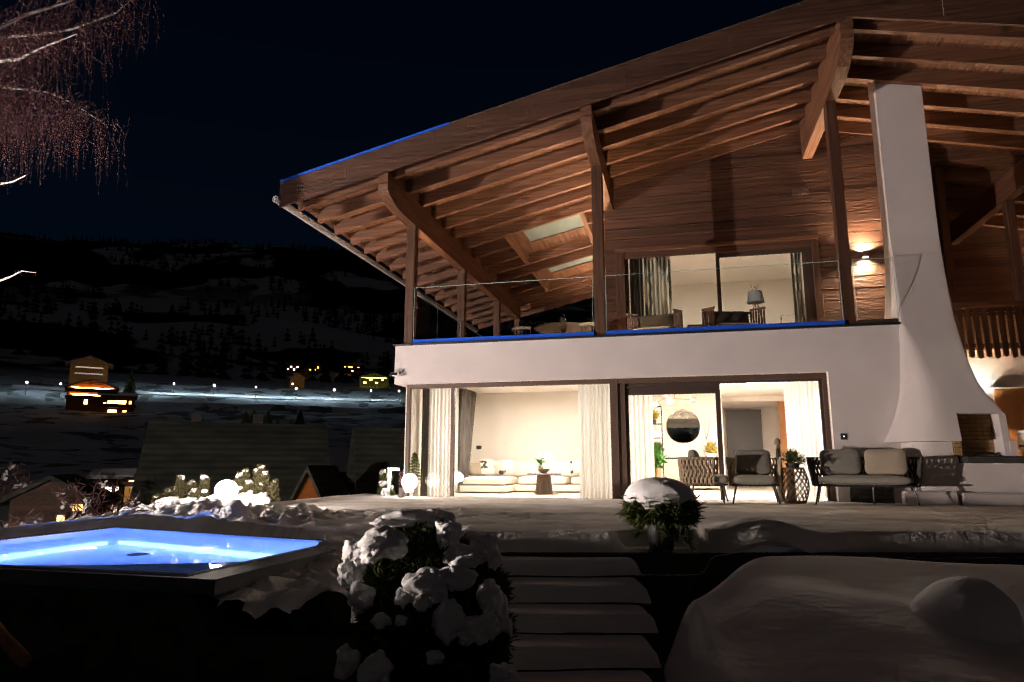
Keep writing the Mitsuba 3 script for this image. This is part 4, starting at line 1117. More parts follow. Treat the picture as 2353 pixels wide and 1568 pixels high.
def pillow(label, x, y, z, w, ang, m):
    return solo('throw_cushion', label, 'cushion', mv(rot(rot(cushion(w, w * 0.95, 0.16, 0.5), (1, 0, 0), 70), (0, 0, 1), ang), x, y, z), m, True, 'cushions on the corner sofa')


pillow('white cushion with a dark pattern at the left end of the sofa', -4.95, 4.02, 0.63, 0.48, 25, 'cushion_pattern')
pillow('beige patterned cushion second from the left on the sofa', -4.42, 4.05, 0.62, 0.46, -5, 'cushion_pattern')
pillow('plain grey green cushion lying behind the leftmost patterned one', -5.22, 3.80, 0.58, 0.40, 40, 'fabric_taupe')
pillow('patterned cushion right of the round side table', -2.55, 4.02, 0.62, 0.44, 12, 'cushion_pattern')
pillow('beige cushion next to the right curtain on the sofa', -2.18, 4.1, 0.62, 0.42, -8, 'fabric_taupe')
k = thing('side_table', 'round brown side table with a tapered wooden base', 'table')
put(k, 'table_top', lathe([(0, 0.455), (0.40, 0.455), (0.415, 0.47), (0.40, 0.485), (0, 0.485)], 36, (-3.20, 2.85, 0.0)), 'wood_table', 40)
put(k, 'base', lathe([(0.0, 0.0), (0.215, 0.0), (0.16, 0.453), (0.0, 0.453)], 28, (-3.20, 2.85, 0.002)), 'wood_table', 40)
k = thing('orchid', 'white orchid in a shallow bowl on the round side table', 'plant')
put(k, 'bowl', lathe([(0.03, 0.0), (0.07, 0.01), (0.16, 0.10), (0.165, 0.105), (0.15, 0.10), (0.0, 0.06)], 24, (-3.20, 2.85, 0.487)), 'rope', 40)
fl = np.array([-3.20, 2.85, 0.60]) + np.c_[R.normal(0.02, 0.10, 40), R.normal(0, 0.06, 40), R.uniform(0.12, 0.36, 40)]
put(k, 'blossom', leaves(fl, R.normal(0, 1, fl.shape), 0.055, 5, 0.006, R, 0.4), 'petal')
lf = np.array([-3.24, 2.83, 0.58]) + np.c_[R.normal(-0.05, 0.05, 12), R.normal(0, 0.04, 12), R.uniform(0.0, 0.22, 12)]
put(k, 'leaf', leaves(lf, R.normal(0, 0.5, lf.shape) + [0, 0, 0.8], 0.12, 2, 0.01, R, 0.2), 'leaf')

# ------------------------------------------------------------------ room with the mirror
k = thing('wall_mirror', 'rounded teardrop mirror hung on a strap on the white wall', 'mirror')
a_ = np.linspace(0, 2 * np.pi, 72, endpoint=False)
sx = np.sign(np.cos(a_)) * np.abs(np.cos(a_)) ** 0.85 * 0.46
sz = np.sign(np.sin(a_)) * np.abs(np.sin(a_)) ** 0.95 * 0.46
shape = np.c_[0.10 + sx, 1.77 + sz]
put(k, 'glass', prism([tuple(x) for x in shape], 6.80, 6.82), 'mirror_glass')
put(k, 'back', prism([tuple((x - [0.10, 1.77]) * 1.02 + [0.10, 1.77]) for x in shape], 6.825, 6.845), 'brass')
put(k, 'strap', cat([tube([(0.10 + sg * 0.24, 6.79, 2.03), (0.10 + sg * 0.12, 6.79, 2.20), (0.10, 6.79, 2.26)], 0.010, 6) for sg in (-1, 1)]), 'brass', 40)
k = thing('pendant_lamp', 'branching ceiling lamp with glass balls in front of the mirror', 'lamp')
put(k, 'arm', cat([tube([(-0.55, 5.0, 2.30), (-0.32, 5.0, 2.45), (-0.05, 5.0, 2.40), (0.34, 5.0, 2.36)], 0.010, 8), tube([(-0.10, 5.0, 2.40), (-0.10, 5.0, 2.65)], 0.008, 8)]), 'brass', 40)
for x, zz, r_, lit in ((-0.32, 2.50, 0.07, 0), (-0.22, 2.34, 0.075, 1), (-0.60, 2.26, 0.06, 1), (0.37, 2.36, 0.075, 0)):
    if lit:
        put(k, 'bulb', {'type': 'sphere', 'center': [x, 5.0, zz], 'radius': r_}, 'lamp_white', emit=np.array([1.0, 0.85, 0.68]) * 22, weight=0.4)
    else:
        put(k, 'ball', ell((x, 5.0, zz), (r_, r_, r_)), 'steel', True)
k = thing('sideboard', 'pale beige sideboard under the round mirror', 'sideboard')
put(k, 'body', box(-1.08, 1.04, 6.35, 6.845, 0.05, 0.85, 0.01), 'floor')
put(k, 'top', box(-1.09, 1.06, 6.33, 6.848, 0.852, 0.88), 'black_metal')
k = thing('shelf_rack', 'thin black metal shelf rack left of the mirror', 'shelf')
for x in (-0.86, -0.48):
    for y in (5.7, 5.95):
        put(k, 'upright', box(x, x + 0.018, y, y + 0.018, 0.0, 2.28), 'black_metal')
for zz in (0.3, 0.95, 1.40, 1.78, 2.26):
    put(k, 'shelf', box(-0.842, -0.482, 5.70, 5.968, zz, zz + 0.018), 'black_metal')


def pot_plant(label, x, y, z, r, h, fh, m='leaf', pm='pot_dark', n=40, ls=0.14):
    k = thing('potted_plant', label, 'plant')
    put(k, 'pot', lathe([(0, 0), (r * 0.85, 0), (r, h), (0.0, h * 0.95)], 20, (x, y, z)), pm, 40)
    p_ = np.array([x, y, z + h]) + np.c_[R.normal(0, r * 0.5, n), R.normal(0, r * 0.5, n), R.uniform(0, fh, n)]
    put(k, 'foliage', leaves(p_, np.c_[R.normal(0, 0.5, n), R.normal(0, 0.5, n), R.uniform(0.2, 1, n)], ls, 3, 0.015, R, 0.2), m)


pot_plant('little plant on the second highest shelf of the black rack', -0.68, 5.82, 1.80, 0.07, 0.10, 0.16, 'leaf_yellow')
pot_plant('dark little plant on the middle shelf of the black rack', -0.62, 5.82, 0.97, 0.06, 0.08, 0.14, 'needle')
solo('white_box', 'small white box on the middle shelf of the black rack', 'box', box(-0.76, -0.58, 5.74, 5.92, 1.42, 1.60, 0.01), 'lamp_white')
pot_plant('green plant in a tall copper pot before the shelf rack', -0.62, 3.0, 0.0, 0.15, 0.62, 0.42, 'leaf', 'brass', 60, 0.2)
pot_plant('yellow flowers in a pot on the sideboard right of the mirror', 0.82, 6.5, 0.882, 0.13, 0.12, 0.22, 'leaf_yellow', 'petal', 60, 0.12)
k = thing('twig_vase', 'slim vase with bare forked twigs on the sideboard', 'vase')
put(k, 'vase', lathe([(0, 0), (0.05, 0), (0.055, 0.2), (0.025, 0.45), (0.03, 0.5)], 16, (0.72, 6.6, 0.882)), 'sofa_cloth', True)
for a in (-0.12, -0.03, 0.1, 0.17):
    put(k, 'twig', tube([(0.72, 6.6, 1.36), (0.72 + a * 0.4, 6.6, 1.62), (0.72 + a, 6.6, 1.95)], 0.006, 5), 'rope', 40)
solo('white_bench', 'low white bench behind the glass door at the right', 'bench', cat([box(1.95, 3.2, 2.6, 3.2, 0.78, 0.86, 0.01), box(2.0, 2.1, 2.65, 3.15, 0.0, 0.779), box(3.05, 3.15, 2.65, 3.15, 0.0, 0.779)]), 'plaster_white')

# ------------------------------------------------------------------ balcony and upper room
def slat_chair(label, x, y, ang, w):
    k = thing('balcony_armchair', label, 'armchair', 'slatted balcony armchairs')
    add = lambda nm, m, mt, sm=False: put(k, nm, place(m, ang, x, y, 3.08), mt, sm)
    hw = w / 2
    for sx in (-1, 1):
        add('arm_rail', mv(rot(box(-0.02, 0.02, -0.42, 0.42, 0, 0.05, 0.005), (1, 0, 0), 9), sx * hw, 0, 0.84), 'wood_y')
        for i in range(6):
            yy = -0.38 + 0.15 * i
            add('slat', box(sx * hw - 0.012, sx * hw + 0.012, yy, yy + 0.055, 0.10, 0.83 + 0.16 * (yy + 0.03)), 'wood_z')
    add('back_rail', box(-hw, hw, 0.40, 0.44, 0.85, 0.90, 0.005), 'wood_x')
    for i in range(7):
        xx = -hw + 0.05 + i * (w - 0.16) / 6
        add('slat', box(xx, xx + 0.06, 0.405, 0.435, 0.10, 0.848), 'wood_z')
    add('seat_frame', box(-hw + 0.02, hw - 0.02, -0.40, 0.40, 0.18, 0.25), 'wood_x')
    add('seat_cushion', mv(cushion(w - 0.06, 0.8, 0.20, 0.35), 0, -0.02, 0.42), 'fabric_taupe', True)
    add('back_cushion', mv(rot(cushion(w - 0.1, 0.46, 0.18, 0.4), (1, 0, 0), 72), 0, 0.28, 0.68), 'cushion_dark', True)
    return k


diff('cushion_dark', (0.055, 0.048, 0.04))
slat_chair('slatted wood armchair at the left of the upper window', -0.42, 1.35, -12, 1.0)
slat_chair('slatted wood armchair at the right of the upper window', 1.20, 1.35, 14, 1.05)
k = thing('coffee_table', 'low dark table with a folded cloth between the balcony armchairs', 'table')
put(k, 'top', box(0.25, 0.65, 0.9, 1.5, 3.52, 3.56, 0.005), 'dark_frame')
put(k, 'leg', cat([box(x, x + 0.03, y, y + 0.03, 3.08, 3.519) for x in (0.27, 0.60) for y in (0.92, 1.44)]), 'dark_frame')
k = thing('dining_table', 'round dark dining table on the left part of the balcony', 'table')
put(k, 'table_top', lathe([(0, 0.0), (0.72, 0.0), (0.75, 0.03), (0.72, 0.05), (0, 0.05)], 40, (-2.72, 3.1, 4.02)), 'dark_frame', 40)
put(k, 'base', lathe([(0.0, 0), (0.32, 0.0), (0.06, 0.08), (0.05, 0.93), (0, 0.93)], 24, (-2.72, 3.1, 3.082)), 'dark_frame', 40)
k = thing('table_lantern', 'small dark lantern on the round balcony table', 'lantern')
put(k, 'body', box(-2.80, -2.66, 3.02, 3.16, 4.075, 4.30, 0.01), 'black_metal')
put(k, 'ring', tube(np.c_[-2.73 + 0.05 * np.cos(np.linspace(0, 6.283, 20)), np.full(20, 3.09), 4.35 + 0.05 * np.sin(np.linspace(0, 6.283, 20))], 0.006, 5), 'black_metal', True)
for i, (x, y, ang) in enumerate(((-3.55, 2.35, -60), (-1.95, 2.25, 60), (-2.8, 4.1, 180))):
    k = thing('dining_chair', ['rounded dark dining chair left of the balcony table', 'rounded taupe dining chair right of the balcony table', 'dark dining chair behind the balcony table'][i], 'chair', 'chairs round the balcony table')
    a_ = np.linspace(-0.2, np.pi + 0.2, 26)
    shell = np.array([[0.30 * math.cos(q), -0.28 * math.sin(q), z_] for z_ in (0.42, 0.62, 0.82) for q in a_])
    nq = len(a_)
    ii, jj = np.meshgrid(np.arange(2), np.arange(nq - 1), indexing='ij')
    q = np.stack([ii * nq + jj, ii * nq + jj + 1, (ii + 1) * nq + jj + 1, (ii + 1) * nq + jj], -1).reshape(-1, 4)
    sh = trimesh.Trimesh(shell, np.vstack([q[:, [0, 1, 2]], q[:, [0, 2, 3]]]), process=False)
    sh = cat([sh, mv(sh, z=0)])
    put(k, 'back', place(tube(np.array([[0.30 * math.cos(w_), -0.28 * math.sin(w_), 0.82] for w_ in a_]), 0.04, 8), ang, x, y, 3.08), 'fabric_taupe' if i == 1 else 'fabric_grey', True)
    for w_ in a_[::3]:
        put(k, 'strap', place(tube([(0.29 * math.cos(w_), -0.27 * math.sin(w_), 0.42), (0.30 * math.cos(w_), -0.28 * math.sin(w_), 0.80)], 0.014, 6), ang, x, y, 3.08), 'rope_dark', True)
    put(k, 'seat', place(mv(cushion(0.56, 0.54, 0.12, 0.6), z=0.44), ang, x, y, 3.08), 'fabric_taupe' if i == 1 else 'fabric_grey', True)
    for sx in (-1, 1):
        for sy in (-1, 1):
            put(k, 'leg', place(tube([(sx * 0.26, sy * 0.24, 0.0), (sx * 0.2, sy * 0.18, 0.40)], 0.014, 6), ang, x, y, 3.08), 'black_metal', True)
k = thing('floor_lamp', 'tripod floor lamp with a dark drum shade in the upper room', 'lamp')
fx, fy = 2.08, 5.0
put(k, 'lamp_shade', lathe([(0.0, 0.30), (0.17, 0.30), (0.22, 0.0), (0.0, 0.0)], 28, (fx, fy, 4.88)), 'lamp_shade_grey', 40)
for a0 in (0.3, 2.4, 4.5):
    put(k, 'leg', tube([(fx + 0.55 * math.cos(a0), fy + 0.55 * math.sin(a0), 3.09), (fx - 0.10 * math.cos(a0), fy - 0.10 * math.sin(a0), 5.35)], 0.016, 8), 'wood_table', 40)
k = thing('towel_rack', 'thin black metal frame in the upper room beside the right curtain', 'rack')
put(k, 'frame', cat([tube([(2.62, 4.6, 3.09), (2.62, 4.6, 4.42), (3.1, 4.6, 4.42), (3.1, 4.6, 3.09)], 0.012, 6)]), 'black_metal', 40)

# ------------------------------------------------------------------ birch reaching in at the upper left
k = thing('birch_tree', 'drooping bare birch reaching in at the upper left above the pool', 'tree')
LIMBS = [[(-7.061, 6.642), (-6.723, 6.822), (-6.128, 7.037), (-5.743, 7.227)], [(-7.039, 6.483), (-6.466, 6.536), (-6.078, 6.602), (-5.48, 6.856), (-5.318, 7.044), (-5.126, 7.125)],
         [(-6.992, 6.128), (-6.745, 6.148), (-6.479, 6.305), (-5.986, 6.536)], [(-6.756, 4.346), (-6.587, 4.376), (-6.427, 4.468)], [(-6.581, 3.029), (-6.458, 3.076), (-6.317, 3.157), (-6.135, 3.134)],
         [(-6.941, 5.74), (-6.582, 5.702), (-6.283, 5.663), (-5.942, 5.516), (-5.657, 5.326), (-5.437, 5.181)], [(-6.882, 5.294), (-6.418, 5.332), (-5.773, 5.319)]]
put(k, 'trunk', tube([st(-9.0, 9.5, -1.5), st(-8.9, 9.45, 2.5), st(-8.9, 9.4, 6.0), st(-8.95, 9.4, 9.5)], [0.17, 0.14, 0.10, 0.05], 12), 'birch_bark', True)
AX = []
for i, l in enumerate(LIMBS):
    l = np.array(l)
    t_ = 8.5 + 0.5 * np.sin(i * 2.1) + np.linspace(0, 0.4, len(l)) * math.cos(i)
    sc = t_ / 8.5
    P_ = np.array([st(-8.9, 9.4, 0.6 + l[0, 1] * 0.85)] + [st(a * f, t2, 0.71 + (b - 0.71) * f) for (a, b), f, t2 in zip(l, sc, t_)])
    AX.append(P_)
    r0 = 0.026 if i < 3 else 0.016
    put(k, 'limb', tube(P_, np.linspace(r0 * 1.3, 0.006, len(P_)), 7), 'birch_bark', True)
tw, buds, bd = [], [], []
rt_ = np.random.default_rng(21)


def hang_from(p, length):
    nseg = 7
    q = np.linspace(0, 1, nseg)
    side = rt_.normal(0, 1, 2)
    side /= np.linalg.norm(side) + 1e-9
    out = length * 0.28 * np.sqrt(q)
    wob = np.cumsum(rt_.normal(0, 0.012, (nseg, 2)), 0)
    c = np.c_[p[0] + side[0] * out + wob[:, 0], p[1] + side[1] * out + wob[:, 1], p[2] + 0.08 * length * np.sin(q * 3) - length * q ** 1.25]
    tw.append(tube(c, np.linspace(0.0042, 0.0016, nseg), 3, cap=False))
    nb = int(length / 0.035)
    f = rt_.uniform(0.1, 1, nb)
    b = np.stack([np.interp(f, q, c[:, a]) for a in range(3)], -1)
    buds.append(b)
    bd.append(np.c_[rt_.normal(0, 0.5, (nb, 2)), np.full(nb, -0.8)])


for i, (P_, n, l0, l1) in enumerate(zip(AX, (150, 330, 190, 12, 4, 430, 330), (0.3, 0.25, 0.4, 0.05, 0.03, 0.25, 0.3), (0.7, 0.75, 1.1, 0.12, 0.06, 0.85, 0.95))):
    d = np.concatenate([[0], np.cumsum(np.linalg.norm(np.diff(P_, axis=0), axis=1))])
    for _ in range(n):
        f = rt_.uniform(0.32, 1.0) * d[-1]
        p = np.array([np.interp(f, d, P_[:, a]) for a in range(3)])
        p = p + np.r_[rt_.normal(0, 0.16, 2), rt_.normal(0.0, 0.07)] * (1.0 if i not in (3, 4) else 0.2)
        hang_from(p, rt_.uniform(l0, l1))
put(k, 'twig', cat(tw), 'twig_red', True, kind='stuff')
put(k, 'bud', leaves(np.vstack(buds), np.vstack(bd), 0.022, 1, 0.004, rt_, 0.28), 'twig_red', kind='stuff')
# ------------------------------------------------------------------ the valley side beyond the garden
RZ = np.array([[10, -3.0], [16, -4.6], [25, -5.5], [45, -5.5], [70, -4.0], [110, -1.5], [160, 3.5], [210, 11.5], [250, 18.5], [268, 22.5], [282, 26.3], [300, 31.5], [340, 38], [400, 48], [520, 75], [700, 132], [900, 200], [1040, 262], [1200, 345], [1350, 400], [1500, 400], [2600, 250], [4000, 100]], float)


def land(x, y, rough=True):
    dx, dy = x - CAM[0], y - CAM[1]
    r = np.hypot(dx, dy)
    a = np.arctan2(dx, dy)
    z = np.interp(r, RZ[:, 0], RZ[:, 1])
    far = ss(350, 1000, r)
    z = z * (1 + far * (0.05 * np.sin(a * 3.1 + 1.9) + 0.04 * np.sin(a * 9 + 0.4)))
    z = z * (0.15 + 0.85 * ss(1.9, 0.9, np.abs(a + 0.55))) if rough else z
    n = meshkit.fbm(np.stack([x * 0.012, y * 0.012, 0 * x], -1) + 70, 4, 31) - 0.5
    z = z + far * 34 * n * ss(2500, 900, r)
    m = meshkit.fbm(np.stack([x * 0.06, y * 0.06, 0 * x], -1) + 30, 3, 33) - 0.5
    z = z + m * 3.0 * ss(40, 110, r) * ss(330, 200, r)
    # terraced bank under the road
    z = z + 1.1 * np.sin(r * 0.42 + 3 * m) * ss(238, 250, r) * ss(280, 268, r)
    return z


ra = np.concatenate([np.linspace(9.5, 60, 34), np.linspace(62, 225, 60), np.linspace(226, 330, 110), np.linspace(334, 700, 80), np.linspace(710, 1500, 70), np.linspace(1550, 4000, 12)])
aa = np.concatenate([np.linspace(-math.pi, -1.25, 60), np.linspace(-1.24, 0.35, 420), np.linspace(0.37, math.pi, 60)])


def hillfn(A, Rr):
    x, y = CAM[0] + Rr * np.sin(A), CAM[1] + Rr * np.cos(A)
    return np.stack([x, y, land(x, y)], -1)


def hill_col(p, n, uv):
    d = dr.sqrt(dr.square(p.x) + dr.square(p.y + 13.5))
    f = fbm(p.x * 0.011 + 3.0, p.y * 0.011, 0.0, 4) + 0.10 * (fbm(p.x * 0.06, p.y * 0.06, 0.0, 2) - 0.5)
    wood_ = smoothstep(0.47, 0.53, f) * smoothstep(300.0, 380.0, d)
    wood_ = dr.maximum(wood_, smoothstep(760.0, 1000.0, d) * smoothstep(0.36, 0.42, f))
    sn = mix((0.50, 0.52, 0.54), (0.72, 0.73, 0.74), fbm(p.x * 0.35, p.y * 0.35, p.z * 0.8, 3))
    scrub = smoothstep(0.56, 0.66, fbm(p.x * 0.22, p.y * 0.22, 0.0, 3)) * smoothstep(20.0, 60.0, d) * smoothstep(330.0, 300.0, d)
    sn = sn * (1 - 0.15 * smoothstep(320.0, 420.0, d))
    return mix(mix(sn, (0.05, 0.05, 0.045), scrub * 0.75), (0.012, 0.014, 0.014), wood_)


diff('hillside', mikit.proc(hill_col))
struct('hillside', grid(aa, ra, hillfn), 'hillside', True, label='snowy valley side with dark forest')


def on_land(ang_x, ang_y, r):
    """A point on the land at ground distance r in the direction (ang_x, ang_y)."""
    d = np.array([ang_x, ang_y]) / math.hypot(ang_x, ang_y)
    x, y = CAM[0] + d[0] * r, CAM[1] + d[1] * r
    return x, y, float(land(np.array(x), np.array(y)))


def conifer(h, w, seed, tiers=7):
    rg = np.random.default_rng(seed)
    vs, fs, o = [], [], 0
    for i in range(tiers):
        f = i / tiers
        zb, zt = h * (0.06 + 0.90 * f), h * (0.06 + 0.90 * f) + h * 0.26 * (1 - 0.4 * f)
        r_ = w * (1 - f) ** 0.85 + 0.02 * w
        n = 11
        a = np.arange(n) * 2 * np.pi / n + rg.uniform(0, 1)
        rr = r_ * rg.uniform(0.65, 1.15, n)
        v = np.vstack([np.c_[rr * np.cos(a), rr * np.sin(a), np.full(n, zb) + rg.uniform(-0.02, 0.02, n) * h], [[0, 0, min(zt, h)]]])
        j = np.arange(n)
        vs.append(v)
        fs.append(np.c_[j, (j + 1) % n, np.full(n, n)] + o)
        o += n + 1
    return trimesh.Trimesh(np.vstack(vs), np.vstack(fs), process=False)


# the wood on the slope: stuff
rg = np.random.default_rng(5)
proto = [mikit.ply(conifer(1, 0.26, s_, 4), 'forest') for s_ in (1, 2, 3)]
vs = []
base_c = [conifer(1, 0.24, s_, 3) for s_ in (1, 2, 3)]
N_ = 4200
A_ = rg.uniform(-1.15, 0.2, N_)
R_ = 340 + 1080 * rg.uniform(0, 1, N_) ** 0.8
X_, Y_ = CAM[0] + R_ * np.sin(A_), CAM[1] + R_ * np.cos(A_)
den = meshkit.fbm(np.stack([X_ * 0.009, Y_ * 0.009, 0 * X_], -1) + 12, 3, 41)
keep_ = den > 0.52 - 0.12 * ss(700, 1000, R_)
X_, Y_ = X_[keep_], Y_[keep_]
Z_ = land(X_, Y_)
wd = []
for i in range(len(X_)):
    b_ = base_c[i % 3]
    h_ = rg.uniform(9, 17)
    wd.append(trimesh.Trimesh(np.array(b_.vertices) * [h_, h_, h_] + [X_[i], Y_[i], Z_[i] - 0.6], b_.faces, process=False))
put(None, 'forest', cat(wd), 'forest')
labels['forest'] = {'label': 'dark conifer forest on the far valley side', 'category': 'forest', 'kind': 'stuff'}

# conifers one can tell apart
TREES = [(-63.0, 90.2, 112, 8.5, 'leftmost of the dark conifers before the lit snow field'), (-62.0, 90.8, 108, 9.0, 'second dark conifer from the left before the snow field'), (-60.3, 91.9, 106, 7.6, 'third dark conifer from the left before the snow field'),
         (-59.2, 92.7, 104, 5.6, 'smallest dark conifer before the snow field'), (-57.5, 93.8, 104, 6.0, 'conifer just left of the tallest one before the snow field'), (-56.4, 94.4, 96, 8.6, 'tallest dark conifer before the lit snow field'),
         (-193, 207, 262, 11.0, 'conifer right of the lit hotel by the road')]
for i, (dx, dy, r_, h_, lab) in enumerate(TREES):
    x, y, z = on_land(dx, dy, r_)
    top = {0: 8.6, 1: 9.0, 2: 8.9, 3: 7.6, 4: 7.6, 5: 9.2}.get(i, None)
    zt = z + h_ if top is None else top * (r_ / 110)
    k = thing('conifer', lab, 'tree', 'conifers in the valley')
    hh = max(zt - z, 4)
    put(k, 'crown', mv(conifer(hh, hh * 0.27, 40 + i, 10), x, y, z), 'needle')
    put(k, 'trunk', tube([(x, y, z - 0.5), (x, y, z + hh * 0.5)], [0.2, 0.1], 7), 'bark')


# bare bushes and trees on the slope at the left
def bare_tree(label, x, y, z, h, seed, m='twig_red', n=7):
    rg = np.random.default_rng(seed)
    k = thing('bare_tree', label, 'tree', 'bare trees below the garden')
    segs, tips = [], []

    def grow(p, d, l, r_, lv):
        e = p + d * l
        segs.append(tube([p, 0.5 * (p + e) + rg.normal(0, 0.04 * l, 3), e], [r_, r_ * 0.8, r_ * 0.6], 5 if lv < 2 else 3, cap=False))
        if lv >= 5:
            tips.append(e)
            return
        for _ in range(2 if lv else 4):
            d2 = d + rg.normal(0, 0.42, 3) + [0, 0, 0.12]
            grow(p + d * l * rg.uniform(0.6, 1.0), d2 / np.linalg.norm(d2), l * rg.uniform(0.62, 0.85), r_ * 0.62, lv + 1)
    grow(np.array([x, y, z]), np.array([0, 0, 1.0]), h * 0.30, h * 0.018, 0)
    put(k, 'branches', cat(segs), m, True)
    t_ = np.array(tips)
    put(k, 'twigs', leaves(t_, np.tile([[0, 0, 0.2]], (len(t_), 1)), h * 0.07, n, h * 0.022, rg, 0.05), m, kind='stuff')
    sn = t_[rg.uniform(0, 1, len(t_)) > 0.45]
    put(k, 'snow', leaves(sn, np.tile([[0.0, 0, 0.1]], (len(sn), 1)), h * 0.035, 4, h * 0.012, rg, 0.4), 'snow', kind='stuff')


for i, (px_, r_, h_, lab) in enumerate(((-0.795, 24, 6.2, 'leftmost bare reddish tree below the pool'), (-0.72, 27, 5.6, 'bare reddish tree standing second from the left edge'), (-0.655, 23, 5.2, 'bare reddish tree left of the lit small houses'),
                                        (-0.60, 30, 6.8, 'tall bare tree below the lit hotel'), (-0.76, 38, 9.0, 'bare tree in front of the snowy bank below the hotel'))):
    s_, t_ = px_ * r_, r_
    p = st(s_, t_)
    z = float(land(p[0], p[1]))
    bare_tree(lab, p[0], p[1], z - 0.2, h_, 300 + i)


# ------------------------------------------------------------------ houses of the valley
def frame(x, y, z, ang):
    c, s = math.cos(math.radians(ang)), math.sin(math.radians(ang))

    def f(m):
        v = np.array(m.vertices)
        return trimesh.Trimesh(np.c_[x + v[:, 0] * c - v[:, 1] * s, y + v[:, 0] * s + v[:, 1] * c, z + v[:, 2]], m.faces, process=False)
    return f


def valley_house(label, x, y, z, ang, w, d, h, rise, wallm, wins, over=0.8, snow=0.35, ridge='y', emit=(1.0, 0.52, 0.16), L=2.0, chim=(), name='valley_house', balcony=False, below=4.0, roofm='snow'):
    """Gabled house; front at local -y. wins: (x, z, w, h, strength) on the front."""
    k = thing(name, label, 'house', 'houses in the valley')
    F = frame(x, y, z, ang)
    if ridge == 'y':
        body = prism([(-w / 2, -below), (w / 2, -below), (w / 2, h), (0, h + rise), (-w / 2, h)], -d / 2, d / 2)
        q = rise / (w / 2)
        rf = [(-w / 2 - over, h - q * over), (0, h + rise), (w / 2 + over, h - q * over), (w / 2 + over, h - q * over + 0.25), (0, h + rise + 0.25), (-w / 2 - over, h - q * over + 0.25)]
        roof = prism(rf, -d / 2 - over, d / 2 + over)
        sn = prism([(a, b + 0.26) for a, b in rf[:3]] + [(a, b + snow) for a, b in rf[3:]], -d / 2 - over + 0.1, d / 2 + over - 0.1)
    else:
        body = prism([(-d / 2, -below), (d / 2, -below), (d / 2, h), (0, h + rise), (-d / 2, h)], -w / 2, w / 2, 'x')
        q = rise / (d / 2)
        rf = [(-d / 2 - over, h - q * over), (0, h + rise), (d / 2 + over, h - q * over), (d / 2 + over, h - q * over + 0.25), (0, h + rise + 0.25), (-d / 2 - over, h - q * over + 0.25)]
        roof = prism(rf, -w / 2 - over, w / 2 + over, 'x')
        sn = prism([(a, b + 0.26) for a, b in rf[:3]] + [(a, b + snow) for a, b in rf[3:]], -w / 2 - over + 0.1, w / 2 + over - 0.1, 'x')
    put(k, 'wall', F(body), wallm)
    r_ = put(k, 'roof', F(roof), 'wood_x' if roofm == 'snow' else roofm)
    if snow > 0.26:
        put(r_, 'snow', F(sn), 'snow')
    for (cx, cy, cz) in chim:
        put(r_, 'chimney', F(box(cx - 0.28, cx + 0.28, cy - 0.28, cy + 0.28, cz, cz + 1.1)), 'dark_stone')
    for (wx, wz, ww, wh, s_) in wins:
        fr = put(k, 'window', F(cat([box(wx - 0.08, wx, -d / 2 - 0.06, -d / 2 - 0.005, wz - 0.08, wz + wh + 0.08), box(wx + ww, wx + ww + 0.08, -d / 2 - 0.06, -d / 2 - 0.005, wz - 0.08, wz + wh + 0.08), box(wx, wx + ww, -d / 2 - 0.06, -d / 2 - 0.005, wz + wh, wz + wh + 0.08), box(wx, wx + ww, -d / 2 - 0.06, -d / 2 - 0.005, wz - 0.08, wz)])), 'brown_frame')
        g_ = F(trimesh.Trimesh([[wx, -d / 2 - 0.03, wz], [wx + ww, -d / 2 - 0.03, wz], [wx + ww, -d / 2 - 0.03, wz + wh], [wx, -d / 2 - 0.03, wz + wh]], [[0, 1, 2], [0, 2, 3]], process=False))
        if s_ > 0:
            put(fr, 'pane', g_, 'lamp_white', emit=np.array(emit) * L * s_, weight=0.012)
        else:
            put(fr, 'pane', g_, 'black_metal')
    if balcony:
        put(k, 'balcony', F(cat([box(-w / 2 - 0.3, w / 2 + 0.3, -d / 2 - 1.3, -d / 2 - 1.2, b, b + 0.9) for b in balcony] + [box(-w / 2 - 0.3, w / 2 + 0.3, -d / 2 - 1.3, -d / 2, b - 0.15, b) for b in balcony])), 'wood_x')
    return k, F


face = lambda x, y: -math.degrees(math.atan2(x - CAM[0], y - CAM[1]))


def at(px, r):
    """Position at ground distance about r for a lateral/forward ratio px, on the land."""
    p = st(px * r / math.hypot(1, px), r / math.hypot(1, px))
    return p[0], p[1], float(land(p[0], p[1]))


ORG = (1.0, 0.50, 0.13)
# hotel: two gabled fronts and a block
x, y, z = at((193 - 1176) / 1594, 246)
k, F = valley_house('lit orange chalet hotel with two bright balcony bands below a low gable', x, y, z, face(x, y), 12.5, 12, 5.4, 2.2, 'orange_wall',
             [(-4.6, 4.5, 9.2, 0.5, 3.0), (-4.9, 2.45, 9.8, 0.55, 2.6), (-1.8, 0.3, 1.0, 1.5, 4.0), (2.6, 0.3, 1.0, 1.5, 4.0)], ridge='y', emit=ORG, L=0.9, balcony=(1.8, 3.9), name='hotel')
hk = 'hotel'
for zz in (5.15, 3.2):
    put(hk, 'eave_light', F(box(-5.4, 5.4, -6.75, -6.68, zz, zz + 0.10)), 'lamp_white', emit=np.array(ORG) * 14, weight=0.05)
x, y, z = at((255 - 1176) / 1594, 244)
valley_house('boxy lit annex with yellow windows at the right side of the chalet hotel', x, y, z - 2.2, face(x, y), 9.2, 10, 5.8, 1.0, 'orange_wall',
             [(-2.6, 3.3, 4.9, 1.3, 2.3), (-2.3, 0.5, 2.3, 1.1, 4.0), (1.6, 0.5, 1.0, 1.1, 2.0), (-3.6, 2.9, 0.7, 0.8, 3.0), (3.0, 3.3, 0.8, 1.2, 0.8)], ridge='x', emit=(1.0, 0.58, 0.16), L=0.8, balcony=(2.4,), name='hotel')
x, y, z = at((181 - 1176) / 1594, 285)
